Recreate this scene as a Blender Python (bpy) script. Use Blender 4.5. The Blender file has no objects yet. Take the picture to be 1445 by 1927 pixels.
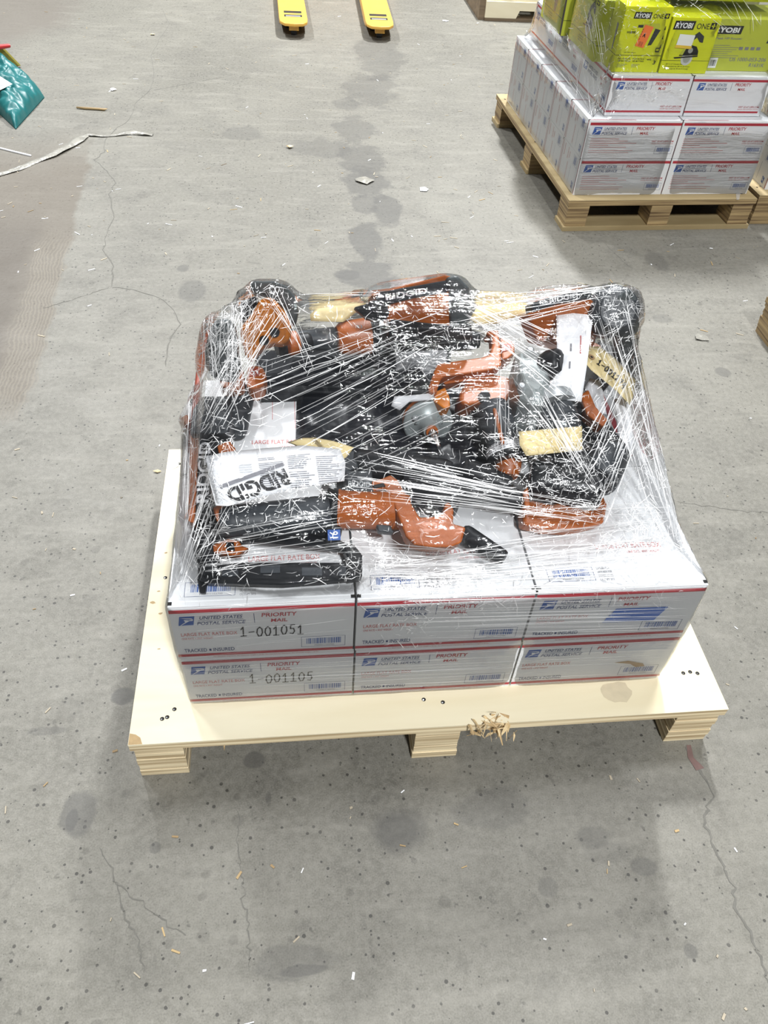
import bpy, bmesh, math, random
import numpy as np
from mathutils import Vector, Matrix, Euler, noise
from mathutils.bvhtree import BVHTree

# ------------------------------------------------------------------ camera, light, exposure
SC = bpy.context.scene
COL = SC.collection
CAM = Vector((0.326, -0.745, 1.4901)); ROT = Euler((0.7749, -0.0551, -0.0964)); FPX = 1488.7
cd = bpy.data.cameras.new('camera'); cam = bpy.data.objects.new('camera', cd); COL.objects.link(cam)
cam.location = CAM; cam.rotation_euler = ROT
cd.sensor_fit = 'VERTICAL'; cd.sensor_height = 24.0; cd.lens = FPX * 24.0 / 1927.0
cd.clip_start = 0.02; cd.clip_end = 100
SC.camera = cam
SC.view_settings.view_transform = 'Standard'; SC.view_settings.look = 'None'
SC.view_settings.gamma = 1.0; SC.view_settings.exposure = 0.22
W_ = bpy.data.worlds.new('warehouse_ambient'); SC.world = W_; W_.use_nodes = True
W_.node_tree.nodes['Background'].inputs[0].default_value = (0.93, 0.97, 1.0, 1)
W_.node_tree.nodes['Background'].inputs[1].default_value = 0.13

def lamp(x, y, z, power, sx=0.35, sy=1.2, col=(0.975, 0.99, 1.0)):
    l = bpy.data.lights.new('high_bay_lamp', 'AREA'); l.shape = 'RECTANGLE'; l.size = sx; l.size_y = sy
    l.energy = power; l.color = col
    o = bpy.data.objects.new('high_bay_lamp', l); COL.objects.link(o); o.location = (x, y, z)
    return o
lamp(1.4, -4.0, 6.0, 620)
lamp(2.4, 2.4, 6.5, 200)
lamp(2.4, 6.5, 6.5, 950)
lamp(-2.6, 3.4, 6.5, 160)
lamp(-2.6, 7.5, 6.5, 600)

# ------------------------------------------------------------------ helpers
RM = ROT.to_matrix()
def ray(u, v): return RM @ Vector(((u - 722.5) / FPX, (963.5 - v) / FPX, -1.0))
def P(u, v, z):
    d = ray(u, v); return CAM + d * ((z - CAM.z) / d.z)
def PY(u, v, y):
    d = ray(u, v); return CAM + d * ((y - CAM.y) / d.y)
def rot2(p, a): c, s = math.cos(a), math.sin(a); return (p[0]*c - p[1]*s, p[0]*s + p[1]*c)

def nt(m): return m.node_tree.nodes, m.node_tree.links
def mat(name, col, rough=0.5, metal=0.0, var=0.08, scale=20, spec=0.5, bump=0.0, bscale=80):
    m = bpy.data.materials.new(name); m.use_nodes = True; N, L = nt(m); b = N['Principled BSDF']
    b.inputs['Roughness'].default_value = rough; b.inputs['Metallic'].default_value = metal
    b.inputs['Specular IOR Level'].default_value = spec
    tc = N.new('ShaderNodeTexCoord'); nz = N.new('ShaderNodeTexNoise'); nz.inputs['Scale'].default_value = scale
    nz.inputs['Detail'].default_value = 4
    L.new(tc.outputs['Object'], nz.inputs['Vector'])
    mx = N.new('ShaderNodeMix'); mx.data_type = 'RGBA'
    mx.inputs[6].default_value = (*[c * (1 - var) for c in col], 1); mx.inputs[7].default_value = (*[min(1, c * (1 + var)) for c in col], 1)
    L.new(nz.outputs['Fac'], mx.inputs[0]); L.new(mx.outputs[2], b.inputs['Base Color'])
    if bump:
        n2 = N.new('ShaderNodeTexNoise'); n2.inputs['Scale'].default_value = bscale; L.new(tc.outputs['Object'], n2.inputs['Vector'])
        bp = N.new('ShaderNodeBump'); bp.inputs['Strength'].default_value = bump; bp.inputs['Distance'].default_value = 0.004
        L.new(n2.outputs['Fac'], bp.inputs['Height']); L.new(bp.outputs[0], b.inputs['Normal'])
    return m

def wood(name, c1, c2, stretch=(3, 60, 60), rough=0.6):
    m = bpy.data.materials.new(name); m.use_nodes = True; N, L = nt(m); b = N['Principled BSDF']; b.inputs['Roughness'].default_value = rough
    tc = N.new('ShaderNodeTexCoord'); mp = N.new('ShaderNodeMapping'); mp.inputs['Scale'].default_value = stretch
    nz = N.new('ShaderNodeTexNoise'); nz.inputs['Scale'].default_value = 1.0; nz.inputs['Detail'].default_value = 6; nz.inputs['Distortion'].default_value = 0.6
    rp = N.new('ShaderNodeValToRGB'); rp.color_ramp.elements[0].position = 0.30; rp.color_ramp.elements[1].position = 0.62
    rp.color_ramp.elements[0].color = (*c1, 1); rp.color_ramp.elements[1].color = (*c2, 1)
    L.new(tc.outputs['Object'], mp.inputs[0]); L.new(mp.outputs[0], nz.inputs['Vector']); L.new(nz.outputs['Fac'], rp.inputs[0])
    L.new(rp.outputs[0], b.inputs['Base Color'])
    bp = N.new('ShaderNodeBump'); bp.inputs['Strength'].default_value = 0.25; bp.inputs['Distance'].default_value = 0.002
    L.new(nz.outputs['Fac'], bp.inputs['Height']); L.new(bp.outputs[0], b.inputs['Normal'])
    return m

M = {}
M['white'] = mat('white_cardboard', (0.74, 0.75, 0.76), 0.5, var=0.02, scale=9)
M['red'] = mat('red_print', (0.42, 0.03, 0.045), 0.5)
M['redthin'] = mat('pale_red_print', (0.55, 0.16, 0.15), 0.5)
M['navy'] = mat('navy_print', (0.025, 0.05, 0.16), 0.5)
M['blue'] = mat('blue_print', (0.03, 0.10, 0.36), 0.5)
M['bluetape'] = mat('blue_sticker_paper', (0.06, 0.17, 0.55), 0.4)
M['gap'] = mat('dark_fold_gap', (0.015, 0.014, 0.013), 0.9)
M['ink'] = mat('black_ink', (0.012, 0.012, 0.014), 0.5)
M['orange'] = mat('orange_plastic', (0.34, 0.082, 0.008), 0.42, var=0.10, scale=30, bump=0.1, bscale=300)
M['amber'] = mat('bright_orange_plastic', (0.55, 0.165, 0.007), 0.4, var=0.10, scale=30)
M['dullred'] = mat('dull_red_plastic', (0.30, 0.055, 0.03), 0.5)
M['black'] = mat('black_plastic', (0.009, 0.010, 0.012), 0.42, var=0.2, spec=0.25)
M['char'] = mat('charcoal_plastic', (0.032, 0.037, 0.043), 0.45, var=0.12, spec=0.35)
M['grey'] = mat('grey_cast_metal', (0.27, 0.30, 0.30), 0.38, metal=0.25, var=0.1)
M['lgrey'] = mat('pale_grey_cast_metal', (0.36, 0.38, 0.39), 0.35, metal=0.3, var=0.1)
M['steel'] = mat('bright_steel', (0.7, 0.7, 0.7), 0.18, metal=1.0)
M['bag'] = mat('black_bag_film', (0.004, 0.005, 0.008), 0.3, var=0.3, spec=0.2, bump=0.4, bscale=30)
M['slate'] = mat('slate_grey_plastic', (0.085, 0.097, 0.10), 0.42, var=0.1)
M['paper'] = mat('white_paper', (0.80, 0.81, 0.83), 0.6, var=0.03)
M['greypaper'] = mat('grey_paper', (0.52, 0.53, 0.55), 0.6, var=0.05)
M['manila'] = mat('manila_card', (0.70, 0.57, 0.29), 0.6, var=0.04)
M['txtgrey'] = mat('grey_print', (0.20, 0.20, 0.22), 0.6)
M['lime'] = mat('lime_cardboard', (0.60, 0.64, 0.012), 0.4, var=0.05)
M['limedull'] = mat('dull_lime_cardboard', (0.46, 0.50, 0.05), 0.45, var=0.05)
M['tagorange'] = mat('orange_tag_paper', (0.85, 0.20, 0.05), 0.5)
M['yellowtag'] = mat('yellow_tag_paper', (0.75, 0.50, 0.05), 0.5)
M['forky'] = mat('yellow_enamel', (0.72, 0.40, 0.07), 0.4, var=0.12, scale=14)
M['rubber'] = mat('dark_rubber', (0.03, 0.03, 0.032), 0.6)
M['teal'] = mat('teal_poly', (0.008, 0.115, 0.118), 0.40, var=0.3, scale=14, bump=1.0, bscale=16)
M['olive'] = mat('olive_paint', (0.16, 0.14, 0.015), 0.4)
M['redplastic'] = mat('red_plastic', (0.50, 0.03, 0.03), 0.4)
M['kraft'] = mat('kraft_card', (0.35, 0.22, 0.11), 0.7)
M['fleck'] = mat('weathered_wood_fleck', (0.36, 0.31, 0.23), 0.7, var=.4, scale=30)
M['splinter'] = wood('splintered_wood', (0.36, 0.22, 0.09), (0.75, 0.58, 0.33), (30, 30, 30))
M['deck'] = wood('plywood_face', (0.70, 0.61, 0.41), (0.82, 0.755, 0.57), (1.2, 8, 8), 0.55)
M['stain'] = mat('brown_wood_stain', (0.42, 0.29, 0.14), 0.6, var=.3, scale=90)
M['scuff'] = mat('grey_scuff', (0.56, 0.48, 0.33), 0.6, var=.15, scale=60)
M['edge'] = wood('plywood_edge', (0.30, 0.20, 0.09), (0.83, 0.70, 0.46), (2.0, 2.0, 110))
M['edged'] = wood('weathered_plywood_edge', (0.10, 0.055, 0.025), (0.46, 0.33, 0.16), (2.0, 2.0, 90))
M['deckd'] = wood('weathered_plywood_face', (0.28, 0.205, 0.095), (0.43, 0.335, 0.18), (1.5, 9, 9))
M['plank'] = wood('old_plank', (0.12, 0.085, 0.05), (0.22, 0.16, 0.10), (2, 30, 30))
M['film_scrap'] = mat('dusty_film_scrap', (0.25, 0.24, 0.21), 0.35, var=0.5, scale=45, bump=0.8, bscale=60)

# stretch film: clear, glossy, with drawn-out wrinkles
def film_mat(name, haze=0.10, gloss=1.0, lines=1.0, bump=0.7):
    m = bpy.data.materials.new(name); m.use_nodes = True; N, L = nt(m)
    N.remove(N['Principled BSDF']); out = N['Material Output']
    tc = N.new('ShaderNodeTexCoord')
    def stretched(rot, scl, det=1.5):
        mp = N.new('ShaderNodeMapping'); mp.inputs['Rotation'].default_value = rot; mp.inputs['Scale'].default_value = scl
        nz = N.new('ShaderNodeTexNoise'); nz.inputs['Scale'].default_value = 1; nz.inputs['Detail'].default_value = det; nz.inputs['Distortion'].default_value = 0.5
        L.new(tc.outputs['Object'], mp.inputs[0]); L.new(mp.outputs[0], nz.inputs['Vector']); return nz.outputs['Fac']
    def ma(op, a, b=None, c=None):
        n = N.new('ShaderNodeMath'); n.operation = op
        for i, x in enumerate((a, b, c)):
            if x is None: continue
            if isinstance(x, (int, float)): n.inputs[i].default_value = x
            else: L.new(x, n.inputs[i])
        return n.outputs[0]
    def ridge(f): return ma('POWER', ma('SUBTRACT', 1.0, ma('MULTIPLY', ma('ABSOLUTE', ma('SUBTRACT', f, 0.5)), 2.0)), 8.0)
    r1 = ridge(stretched((0, 0, 0.55), (4, 55, 30)))
    r2 = ridge(stretched((0.2, 0, -0.6), (5, 60, 40)))
    r3 = ridge(stretched((0, 0.1, 0), (2.5, 40, 70)))
    fl = ridge(stretched((0.4, 0.3, 0.9), (38, 30, 34), 4.0))
    h = ma('ADD', ma('ADD', r1, r2), ma('ADD', r3, ma('MULTIPLY', fl, 0.9)))
    at = N.new('ShaderNodeAttribute'); at.attribute_name = 'crumple'; cr = at.outputs['Fac']
    bp = N.new('ShaderNodeBump'); bp.inputs['Distance'].default_value = 0.004
    L.new(ma('MULTIPLY', ma('ADD', cr, 0.2), bump), bp.inputs['Strength'])
    L.new(h, bp.inputs['Height'])
    g = N.new('ShaderNodeBsdfGlossy'); g.inputs['Roughness'].default_value = 0.08; g.inputs['Color'].default_value = (1, 1, 1, 1)
    L.new(bp.outputs[0], g.inputs['Normal'])
    fr = N.new('ShaderNodeFresnel'); fr.inputs['IOR'].default_value = 1.5; L.new(bp.outputs[0], fr.inputs['Normal'])
    t = N.new('ShaderNodeBsdfTransparent'); t.inputs['Color'].default_value = (0.97, 0.975, 0.98, 1)
    d = N.new('ShaderNodeBsdfDiffuse'); d.inputs['Color'].default_value = (0.85, 0.87, 0.9, 1)
    patch = stretched((0, 0, 0), (5, 5, 5), 2.0)
    pf = ma('MULTIPLY', ma('MAXIMUM', ma('SUBTRACT', patch, 0.36), 0.0), haze * 4.0)
    hz = ma('MINIMUM', ma('MULTIPLY', ma('ADD', pf, ma('MULTIPLY', ma('POWER', ma('MULTIPLY', h, 0.42), 3.0), 0.25 * lines)), ma('ADD', cr, 0.1)), 0.75)
    m1 = N.new('ShaderNodeMixShader'); L.new(hz, m1.inputs[0]); L.new(t.outputs[0], m1.inputs[1]); L.new(d.outputs[0], m1.inputs[2])
    m2 = N.new('ShaderNodeMixShader'); L.new(ma('MINIMUM', ma('MULTIPLY', fr.outputs[0], 1.3 * gloss), 0.8), m2.inputs[0])
    L.new(m1.outputs[0], m2.inputs[1]); L.new(g.outputs[0], m2.inputs[2])
    L.new(m2.outputs[0], out.inputs['Surface'])
    return m
M['film'] = film_mat('stretch_film', 0.004, 0.75, 0.05, 0.12)
M['filmcalm'] = film_mat('calm_stretch_film', 0.02, 0.8, 0.1, 0.2)
def crease_mat(name, alpha):
    m = bpy.data.materials.new(name); m.use_nodes = True; N, L = nt(m); N.remove(N['Principled BSDF'])
    t = N.new('ShaderNodeBsdfTransparent'); d = N.new('ShaderNodeBsdfDiffuse'); d.inputs['Color'].default_value = (0.95, 0.95, 0.95, 1)
    g = N.new('ShaderNodeBsdfGlossy'); g.inputs['Roughness'].default_value = 0.3
    tl = N.new('ShaderNodeBsdfTranslucent'); tl.inputs['Color'].default_value = (0.9, 0.9, 0.9, 1)
    a = N.new('ShaderNodeMixShader'); a.inputs[0].default_value = 0.35; L.new(d.outputs[0], a.inputs[1]); L.new(tl.outputs[0], a.inputs[2])
    b = N.new('ShaderNodeMixShader'); b.inputs[0].default_value = 0.35; L.new(a.outputs[0], b.inputs[1]); L.new(g.outputs[0], b.inputs[2])
    c = N.new('ShaderNodeMixShader'); c.inputs[0].default_value = alpha; L.new(t.outputs[0], c.inputs[1]); L.new(b.outputs[0], c.inputs[2])
    L.new(c.outputs[0], N['Material Output'].inputs['Surface']); return m
M['crease'] = crease_mat('bunched_film', 0.85)  # film folds, their white colour also standing in for glints
M['creasesoft'] = crease_mat('thin_bunched_film', 0.25)

# text glyph meshes (built-in font)
_tx = {}
def glyphs(s, bold=0.0):
    k = (s, bold)
    if k in _tx: return _tx[k]
    c = bpy.data.curves.new('t', 'FONT'); c.body = s; c.size = 1.0; c.offset = bold; c.resolution_u = 3
    o = bpy.data.objects.new('t', c); COL.objects.link(o)
    bpy.context.view_layer.update()
    me = o.evaluated_get(bpy.context.evaluated_depsgraph_get()).to_mesh()
    vs = [(v.co.x, v.co.y) for v in me.vertices]; fs = [tuple(p.vertices) for p in me.polygons]
    xs = [v[0] for v in vs]; x0, x1 = min(xs), max(xs); cap = 0.729
    vs = [((x - x0) / (x1 - x0), y / cap) for x, y in vs]
    bpy.data.objects.remove(o); bpy.data.curves.remove(c)
    _tx[k] = (vs, fs); return _tx[k]

class MB:
    def __init__(s): s.v = []; s.f = []; s.m = []; s.mats = []; s.smooth = []
    def mi(s, m):
        if m not in s.mats: s.mats.append(m)
        return s.mats.index(m)
    def add(s, vs, fs, m, smooth=False):
        b = len(s.v); s.v += [Vector(v) for v in vs]; i = s.mi(m)
        for f in fs: s.f.append([b + k for k in f]); s.m.append(i); s.smooth.append(smooth)
        return s
    def box(s, lo, hi, m, rz=0, c=None):
        x0, y0, z0 = lo; x1, y1, z1 = hi
        vs = [Vector(p) for p in ((x0,y0,z0),(x1,y0,z0),(x1,y1,z0),(x0,y1,z0),(x0,y0,z1),(x1,y0,z1),(x1,y1,z1),(x0,y1,z1))]
        if rz:
            c = Vector(c) if c else Vector(((x0+x1)/2, (y0+y1)/2, 0)); R = Matrix.Rotation(rz, 3, 'Z'); vs = [R @ (v - c) + c for v in vs]
        return s.add(vs, [(0,3,2,1),(4,5,6,7),(0,1,5,4),(1,2,6,5),(2,3,7,6),(3,0,4,7)], m)
    def prism(s, top, depth, m):           # closed polygon (3D points) swept along vector depth
        n = len(top); top = [Vector(p) for p in top]; bot = [p + Vector(depth) for p in top]
        nr = Vector((0, 0, 0))
        for i in range(n): nr += top[i].cross(top[(i+1) % n])
        if nr.dot(Vector(depth)) > 0: top.reverse(); bot.reverse()
        fs = [tuple(range(n)), tuple(range(2*n-1, n-1, -1))] + [(i, n+i, n+(i+1) % n, (i+1) % n) for i in range(n)]
        return s.add(top + bot, fs, m)
    def lathe(s, p0, p1, prof, m, seg=24, caps=True):   # prof: (t, r) with t along p0->p1
        p0 = Vector(p0); p1 = Vector(p1); ax = (p1 - p0); d = ax.normalized()
        a = d.orthogonal().normalized(); b = d.cross(a); vs = []; fs = []
        for t, r in prof:
            for k in range(seg):
                th = 2*math.pi*k/seg; vs.append(p0 + ax*t + (a*math.cos(th) + b*math.sin(th))*r)
        for i in range(len(prof)-1):
            for k in range(seg):
                k2 = (k+1) % seg; fs.append((i*seg+k, i*seg+k2, (i+1)*seg+k2, (i+1)*seg+k))
        s.add(vs, fs, m, True)
        if caps:
            s.add(vs[:seg], [tuple(range(seg-1, -1, -1))], m); s.add(vs[-seg:], [tuple(range(seg))], m)
        return s
    def rod(s, p0, p1, r0, r1, m, seg=20, rnd=0.12):
        return s.lathe(p0, p1, [(0, r0*0.8), (rnd*0.5, r0*0.97), (rnd, r0), (1-rnd, r1), (1-rnd*0.5, r1*0.97), (1, r1*0.8)], m, seg)
    def tube(s, pts, r, m, seg=10):
        pts = [Vector(p) for p in pts]; vs = []; fs = []
        rs = r if isinstance(r, (list, tuple)) else [r]*len(pts)
        for i, p in enumerate(pts):
            d = (pts[min(i+1, len(pts)-1)] - pts[max(i-1, 0)]).normalized(); up = Vector((0, 0, 1))
            a = d.cross(up)
            a = a.normalized() if a.length > 1e-4 else Vector((1, 0, 0)); b = a.cross(d)
            for k in range(seg): th = 2*math.pi*k/seg; vs.append(p + (a*math.cos(th) + b*math.sin(th))*rs[i])
        for i in range(len(pts)-1):
            for k in range(seg): k2 = (k+1) % seg; fs.append((i*seg+k, i*seg+k2, (i+1)*seg+k2, (i+1)*seg+k))
        fs += [tuple(range(seg-1, -1, -1)), tuple((len(pts)-1)*seg + k for k in range(seg))]
        return s.add(vs, fs, m, True)
    # flat artwork on a plane: o origin, ex, ey unit axes, e lift
    def quad(s, F, x0, y0, x1, y1, m, sl=0.0, e=0.0005):
        o, ex, ey = F; n = ex.cross(ey).normalized()*e
        pts = [(x0, y0), (x1, y0), (x1 + sl*(y1-y0), y1), (x0 + sl*(y1-y0), y1)]
        return s.add([o + ex*x + ey*y + n for x, y in pts], [(0, 1, 2, 3)], m)
    def poly(s, F, pts, m, e=0.0005):
        o, ex, ey = F; n = ex.cross(ey).normalized()*e
        return s.add([o + ex*x + ey*y + n for x, y in pts], [tuple(range(len(pts)))], m)
    def text(s, F, t, x, y, w, h, m, sl=0.0, bold=0.0, e=0.0006):
        o, ex, ey = F; n = ex.cross(ey).normalized()*e; vs, fs = glyphs(t, bold)
        return s.add([o + ex*(x + a*w + sl*b*h) + ey*(y + b*h) + n for a, b in vs], fs, m)
    def bars(s, F, x0, y0, x1, y1, m, n=34, seed=1, e=0.0005):
        rd = random.Random(seed); x = x0; st = (x1-x0)/n
        while x < x1 - st*0.5:
            w = st*rd.choice((0.4, 0.55, 0.55, 1.0)); s.quad(F, x, y0, min(x+w, x1), y1, m, e=e); x += w + st*rd.choice((0.4, 0.6, 0.9))
        return s
    def stroke(s, F, pts, w, m, e=0.0007):
        for (a, b), (c, d) in zip(pts[:-1], pts[1:]):
            dx, dy = c-a, d-b; l = math.hypot(dx, dy) or 1; nx, ny = -dy/l*w/2, dx/l*w/2; ex_, ey_ = dx/l*w*0.35, dy/l*w*0.35
            s.poly(F, [(a-nx-ex_, b-ny-ey_), (c-nx+ex_, d-ny+ey_), (c+nx+ex_, d+ny+ey_), (a+nx-ex_, b+ny-ey_)], m, e)
        return s
    def build(s, name, parent=None, bevel=0.0, bseg=2):
        top = parent
        while top is not None and top.parent is not None: top = top.parent
        org = top.location.copy() if top is not None and top.get('_abs') else Vector((0, 0, 0))
        me = bpy.data.meshes.new(name); me.from_pydata([v - org for v in s.v], [], s.f)
        for m in s.mats: me.materials.append(m)
        for p, i, sm in zip(me.polygons, s.m, s.smooth): p.material_index = i; p.use_smooth = sm
        me.update()
        o = bpy.data.objects.new(name, me); COL.objects.link(o)
        if parent is not None: o.parent = parent
        if bevel:
            b = o.modifiers.new('edge', 'BEVEL'); b.width = bevel; b.segments = bseg; b.limit_method = 'ANGLE'; b.angle_limit = math.radians(40); b.harden_normals = False
        return o

def tag(o, label=None, cat=None, group=None, kind=None):
    if label: o['label'] = label
    if cat: o['category'] = cat
    if group: o['group'] = group
    if kind: o['kind'] = kind
    return o
def thing(name, loc, label, cat, group=None, rz=0.0, absolute=True):
    o = bpy.data.objects.new(name, None); COL.objects.link(o); o.location = loc; o.rotation_euler = (0, 0, rz)
    o.empty_display_size = 0.05
    tag(o, label, cat, group)
    o.matrix_world = Matrix.Translation(Vector(loc)) @ Matrix.Rotation(rz, 4, 'Z')
    if absolute: o['_abs'] = 1
    return o
def copy_tree(o, parent=None):
    c = o.copy(); COL.objects.link(c)
    if parent is not None: c.parent = parent
    for ch in o.children: copy_tree(ch, c)
    return c
def V(*a): return Vector(a)
rnd = random.Random(7)

# ------------------------------------------------------------------ floor (structure)
def floor_material():
    m = bpy.data.materials.new('worn_concrete'); m.use_nodes = True; N, L = nt(m); b = N['Principled BSDF']
    tc = N.new('ShaderNodeTexCoord')
    def nz(scale, det=6, dist=0.0, vec=None):
        n = N.new('ShaderNodeTexNoise'); n.inputs['Scale'].default_value = scale; n.inputs['Detail'].default_value = det; n.inputs['Distortion'].default_value = dist
        n.inputs['Roughness'].default_value = 0.6
        L.new(vec or tc.outputs['Object'], n.inputs['Vector']); return n.outputs['Fac']
    def ma(op, a, b_=None, c=None):
        n = N.new('ShaderNodeMath'); n.operation = op
        for i, x in enumerate((a, b_, c)):
            if x is None: continue
            if isinstance(x, (int, float)): n.inputs[i].default_value = x
            else: L.new(x, n.inputs[i])
        return n.outputs[0]
    def ramp(f, p0, p1):
        r = N.new('ShaderNodeMapRange'); r.clamp = True; r.inputs[1].default_value = p0; r.inputs[2].default_value = p1; L.new(f, r.inputs[0]); return r.outputs[0]
    def mix(f, a, c):
        x = N.new('ShaderNodeMix'); x.data_type = 'RGBA'; x.clamp_factor = True
        if isinstance(f, (int, float)): x.inputs[0].default_value = f
        else: L.new(f, x.inputs[0])
        for i, k in ((6, a), (7, c)):
            if isinstance(k, tuple): x.inputs[i].default_value = (*k, 1)
            else: L.new(k, x.inputs[i])
        return x.outputs[2]
    sep = N.new('ShaderNodeSeparateXYZ'); L.new(tc.outputs['Object'], sep.inputs[0]); X, Y = sep.outputs[0], sep.outputs[1]
    big = nz(1.3, 5, 0.4); mid = nz(6, 8, 0.3); fine = nz(70, 6); spk = nz(38, 3)
    col = mix(ramp(big, 0.3, 0.7), (0.180, 0.175, 0.156), (0.262, 0.256, 0.230))
    col = mix(ma('MULTIPLY', ramp(mid, 0.48, 0.70), 0.50), col, (0.115, 0.111, 0.100))
    col = mix(ma('MULTIPLY', ramp(fine, 0.40, 0.72), 0.35), col, (0.42, 0.41, 0.385))
    col = mix(ma('MULTIPLY', ramp(spk, 0.66, 0.72), 0.65), col, (0.075, 0.072, 0.065))
    col = mix(ma('MULTIPLY', ramp(nz(13, 4, 0.6), 0.64, 0.72), 0.45), col, (0.10, 0.096, 0.088))
    def pits(scale, r0, seed):
        mpv = N.new('ShaderNodeMapping'); mpv.inputs['Location'].default_value = (seed, seed*.7, 0); L.new(tc.outputs['Object'], mpv.inputs[0])
        vo = N.new('ShaderNodeTexVoronoi'); vo.inputs['Scale'].default_value = scale; L.new(mpv.outputs[0], vo.inputs['Vector'])
        sc_ = N.new('ShaderNodeSeparateColor'); L.new(vo.outputs['Color'], sc_.inputs[0])
        rad = ma('MULTIPLY', ma('POWER', sc_.outputs[0], 3.0), r0)
        return ramp(ma('SUBTRACT', rad, ma('ADD', vo.outputs['Distance'], ma('MULTIPLY', ma('SUBTRACT', fine, .5), .12))), 0.0, 0.05)
    grain = nz(330, 3)
    col = mix(ma('MULTIPLY', ramp(grain, 0.52, 0.70), 0.45), col, (0.36, 0.35, 0.32)); col = mix(ma('MULTIPLY', ramp(grain, 0.48, 0.30), 0.45), col, (0.10, 0.097, 0.088))
    col = mix(ma('MULTIPLY', pits(85, .33, 3.1), 0.80), col, (0.035, 0.033, 0.030))
    col = mix(ma('MULTIPLY', pits(19, .27, 8.7), 0.30), col, (0.085, 0.08, 0.072))
    col = mix(ma('MULTIPLY', pits(8, .30, 1.9), 0.20), col, (0.09, 0.086, 0.078))
    # drawn-out trowel smears
    mp = N.new('ShaderNodeMapping'); mp.inputs['Scale'].default_value = (2, 9, 1); L.new(tc.outputs['Object'], mp.inputs[0])
    sm = nz(2.2, 6, 0.5, mp.outputs[0]); col = mix(ma('MULTIPLY', ramp(sm, 0.52, 0.75), 0.40), col, (0.40, 0.39, 0.36))
    wob = ma('SUBTRACT', nz(3.2, 5), 0.5); wob2 = ma('SUBTRACT', nz(11, 4), 0.5)
    def blob(col, cx, cy, rx, ry, c, amt, soft=0.5, wv=1.2, rz=0.0):
        dx = ma('SUBTRACT', X, cx); dy = ma('SUBTRACT', Y, cy); cs, sn = math.cos(rz), math.sin(rz)
        ax = ma('ADD', ma('MULTIPLY', dx, cs/rx), ma('MULTIPLY', dy, sn/rx)); ay = ma('ADD', ma('MULTIPLY', dx, -sn/ry), ma('MULTIPLY', dy, cs/ry))
        r = ma('SQRT', ma('ADD', ma('MULTIPLY', ax, ax), ma('MULTIPLY', ay, ay)))
        r = ma('ADD', r, ma('ADD', ma('MULTIPLY', wob, wv), ma('MULTIPLY', wob2, wv*0.8)))
        return mix(ma('MULTIPLY', ramp(r, 1.0, 1.0 - soft), amt), col, c)
    # brownish dirt strip at left, painted shade patch far left, dark oil trail up the aisle
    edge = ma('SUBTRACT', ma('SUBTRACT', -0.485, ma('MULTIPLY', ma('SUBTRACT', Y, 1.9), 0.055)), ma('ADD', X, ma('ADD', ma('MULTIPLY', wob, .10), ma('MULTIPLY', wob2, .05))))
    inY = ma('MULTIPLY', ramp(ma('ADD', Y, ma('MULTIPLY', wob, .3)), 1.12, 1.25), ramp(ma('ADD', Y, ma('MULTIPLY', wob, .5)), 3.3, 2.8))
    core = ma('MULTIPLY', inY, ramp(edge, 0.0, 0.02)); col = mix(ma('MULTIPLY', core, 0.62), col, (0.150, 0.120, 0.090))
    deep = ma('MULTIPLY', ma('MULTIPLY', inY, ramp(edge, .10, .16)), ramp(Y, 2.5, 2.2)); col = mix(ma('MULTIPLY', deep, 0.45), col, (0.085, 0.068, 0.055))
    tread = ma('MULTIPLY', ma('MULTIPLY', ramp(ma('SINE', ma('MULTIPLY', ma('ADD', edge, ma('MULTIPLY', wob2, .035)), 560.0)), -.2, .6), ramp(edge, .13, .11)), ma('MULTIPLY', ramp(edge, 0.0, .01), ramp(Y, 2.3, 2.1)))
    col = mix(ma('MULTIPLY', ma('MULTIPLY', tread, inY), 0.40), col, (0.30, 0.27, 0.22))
    col = blob(col, -1.75, 5.2, 0.85, 0.95, (0.185, 0.165, 0.148), 0.7, 0.3, 0.35)  # far-left shading put into the floor colour
    oil = (0.10, 0.098, 0.096)
    for (u, v, rx, ry, a, w) in ((706, 105, .16, .42, .40, 1.5), (700, 170, .17, .30, .40, 1.7), (652, 195, .08, .10, .35, 1.5), (668, 240, .11, .20, .45, 1.7), (600, 278, .17, .12, .38, 1.6),
                                 (686, 300, .12, .22, .50, 1.6), (688, 345, .11, .17, .58, 1.6), (726, 395, .075, .16, .62, 1.3), (690, 385, .07, .12, .5, 1.6), (690, 455, .065, .17, .65, 1.5), (698, 515, .11, .12, .65, 1.6), (656, 516, .05, .04, .6, 1.0),
                                 (745, 540, .07, .08, .5, 1.5), (590, 455, .03, .06, .25, 1.3),
                                 (580, 1825, .05, .010, .5, 1.6), (135, 1545, .012, .022, .7, 1.2), (1210, 1630, .03, .02, .45, 1.3), (1300, 1790, .012, .012, .5, .8), (292, 1595, .012, .013, .5, .6), (480, 1430, .022, .018, .6, 1.8), (505, 1500, .010, .020, .5, 1.8), (1030, 1670, .020, .02, .35, 1), (1140, 1605, .06, .03, .2, 1.4),
                                 (748, 1560, .062, .05, .40, .5), (748, 1562, .045, .036, .40, .4), (362, 545, .05, .08, .45, .6), (345, 505, .025, .03, .5, .6),
                                 (150, 1535, .035, .05, .6, 1.5), (230, 1310, .025, .02, .7, 1.2), (1360, 700, .03, .03, .5, .8), (1245, 600, .045, .035, .35, .8),
                                 (1115, 1575, .05, .03, .4, 1.2), (1235, 490, .05, .10, .35, .9), (90, 1375, .05, .012, .4, 1.2),
                                 (560, 1810, .09, .03, .35, 1.4), (925, 1520, .08, .04, .3, 1.4), (455, 250, .10, .10, .3, 1.5), (355, 1255, .05, .05, .3, 1)):
        p = P(u, v, 0); col = blob(col, p.x, p.y, rx, ry, oil, a, 0.22, w)
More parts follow.
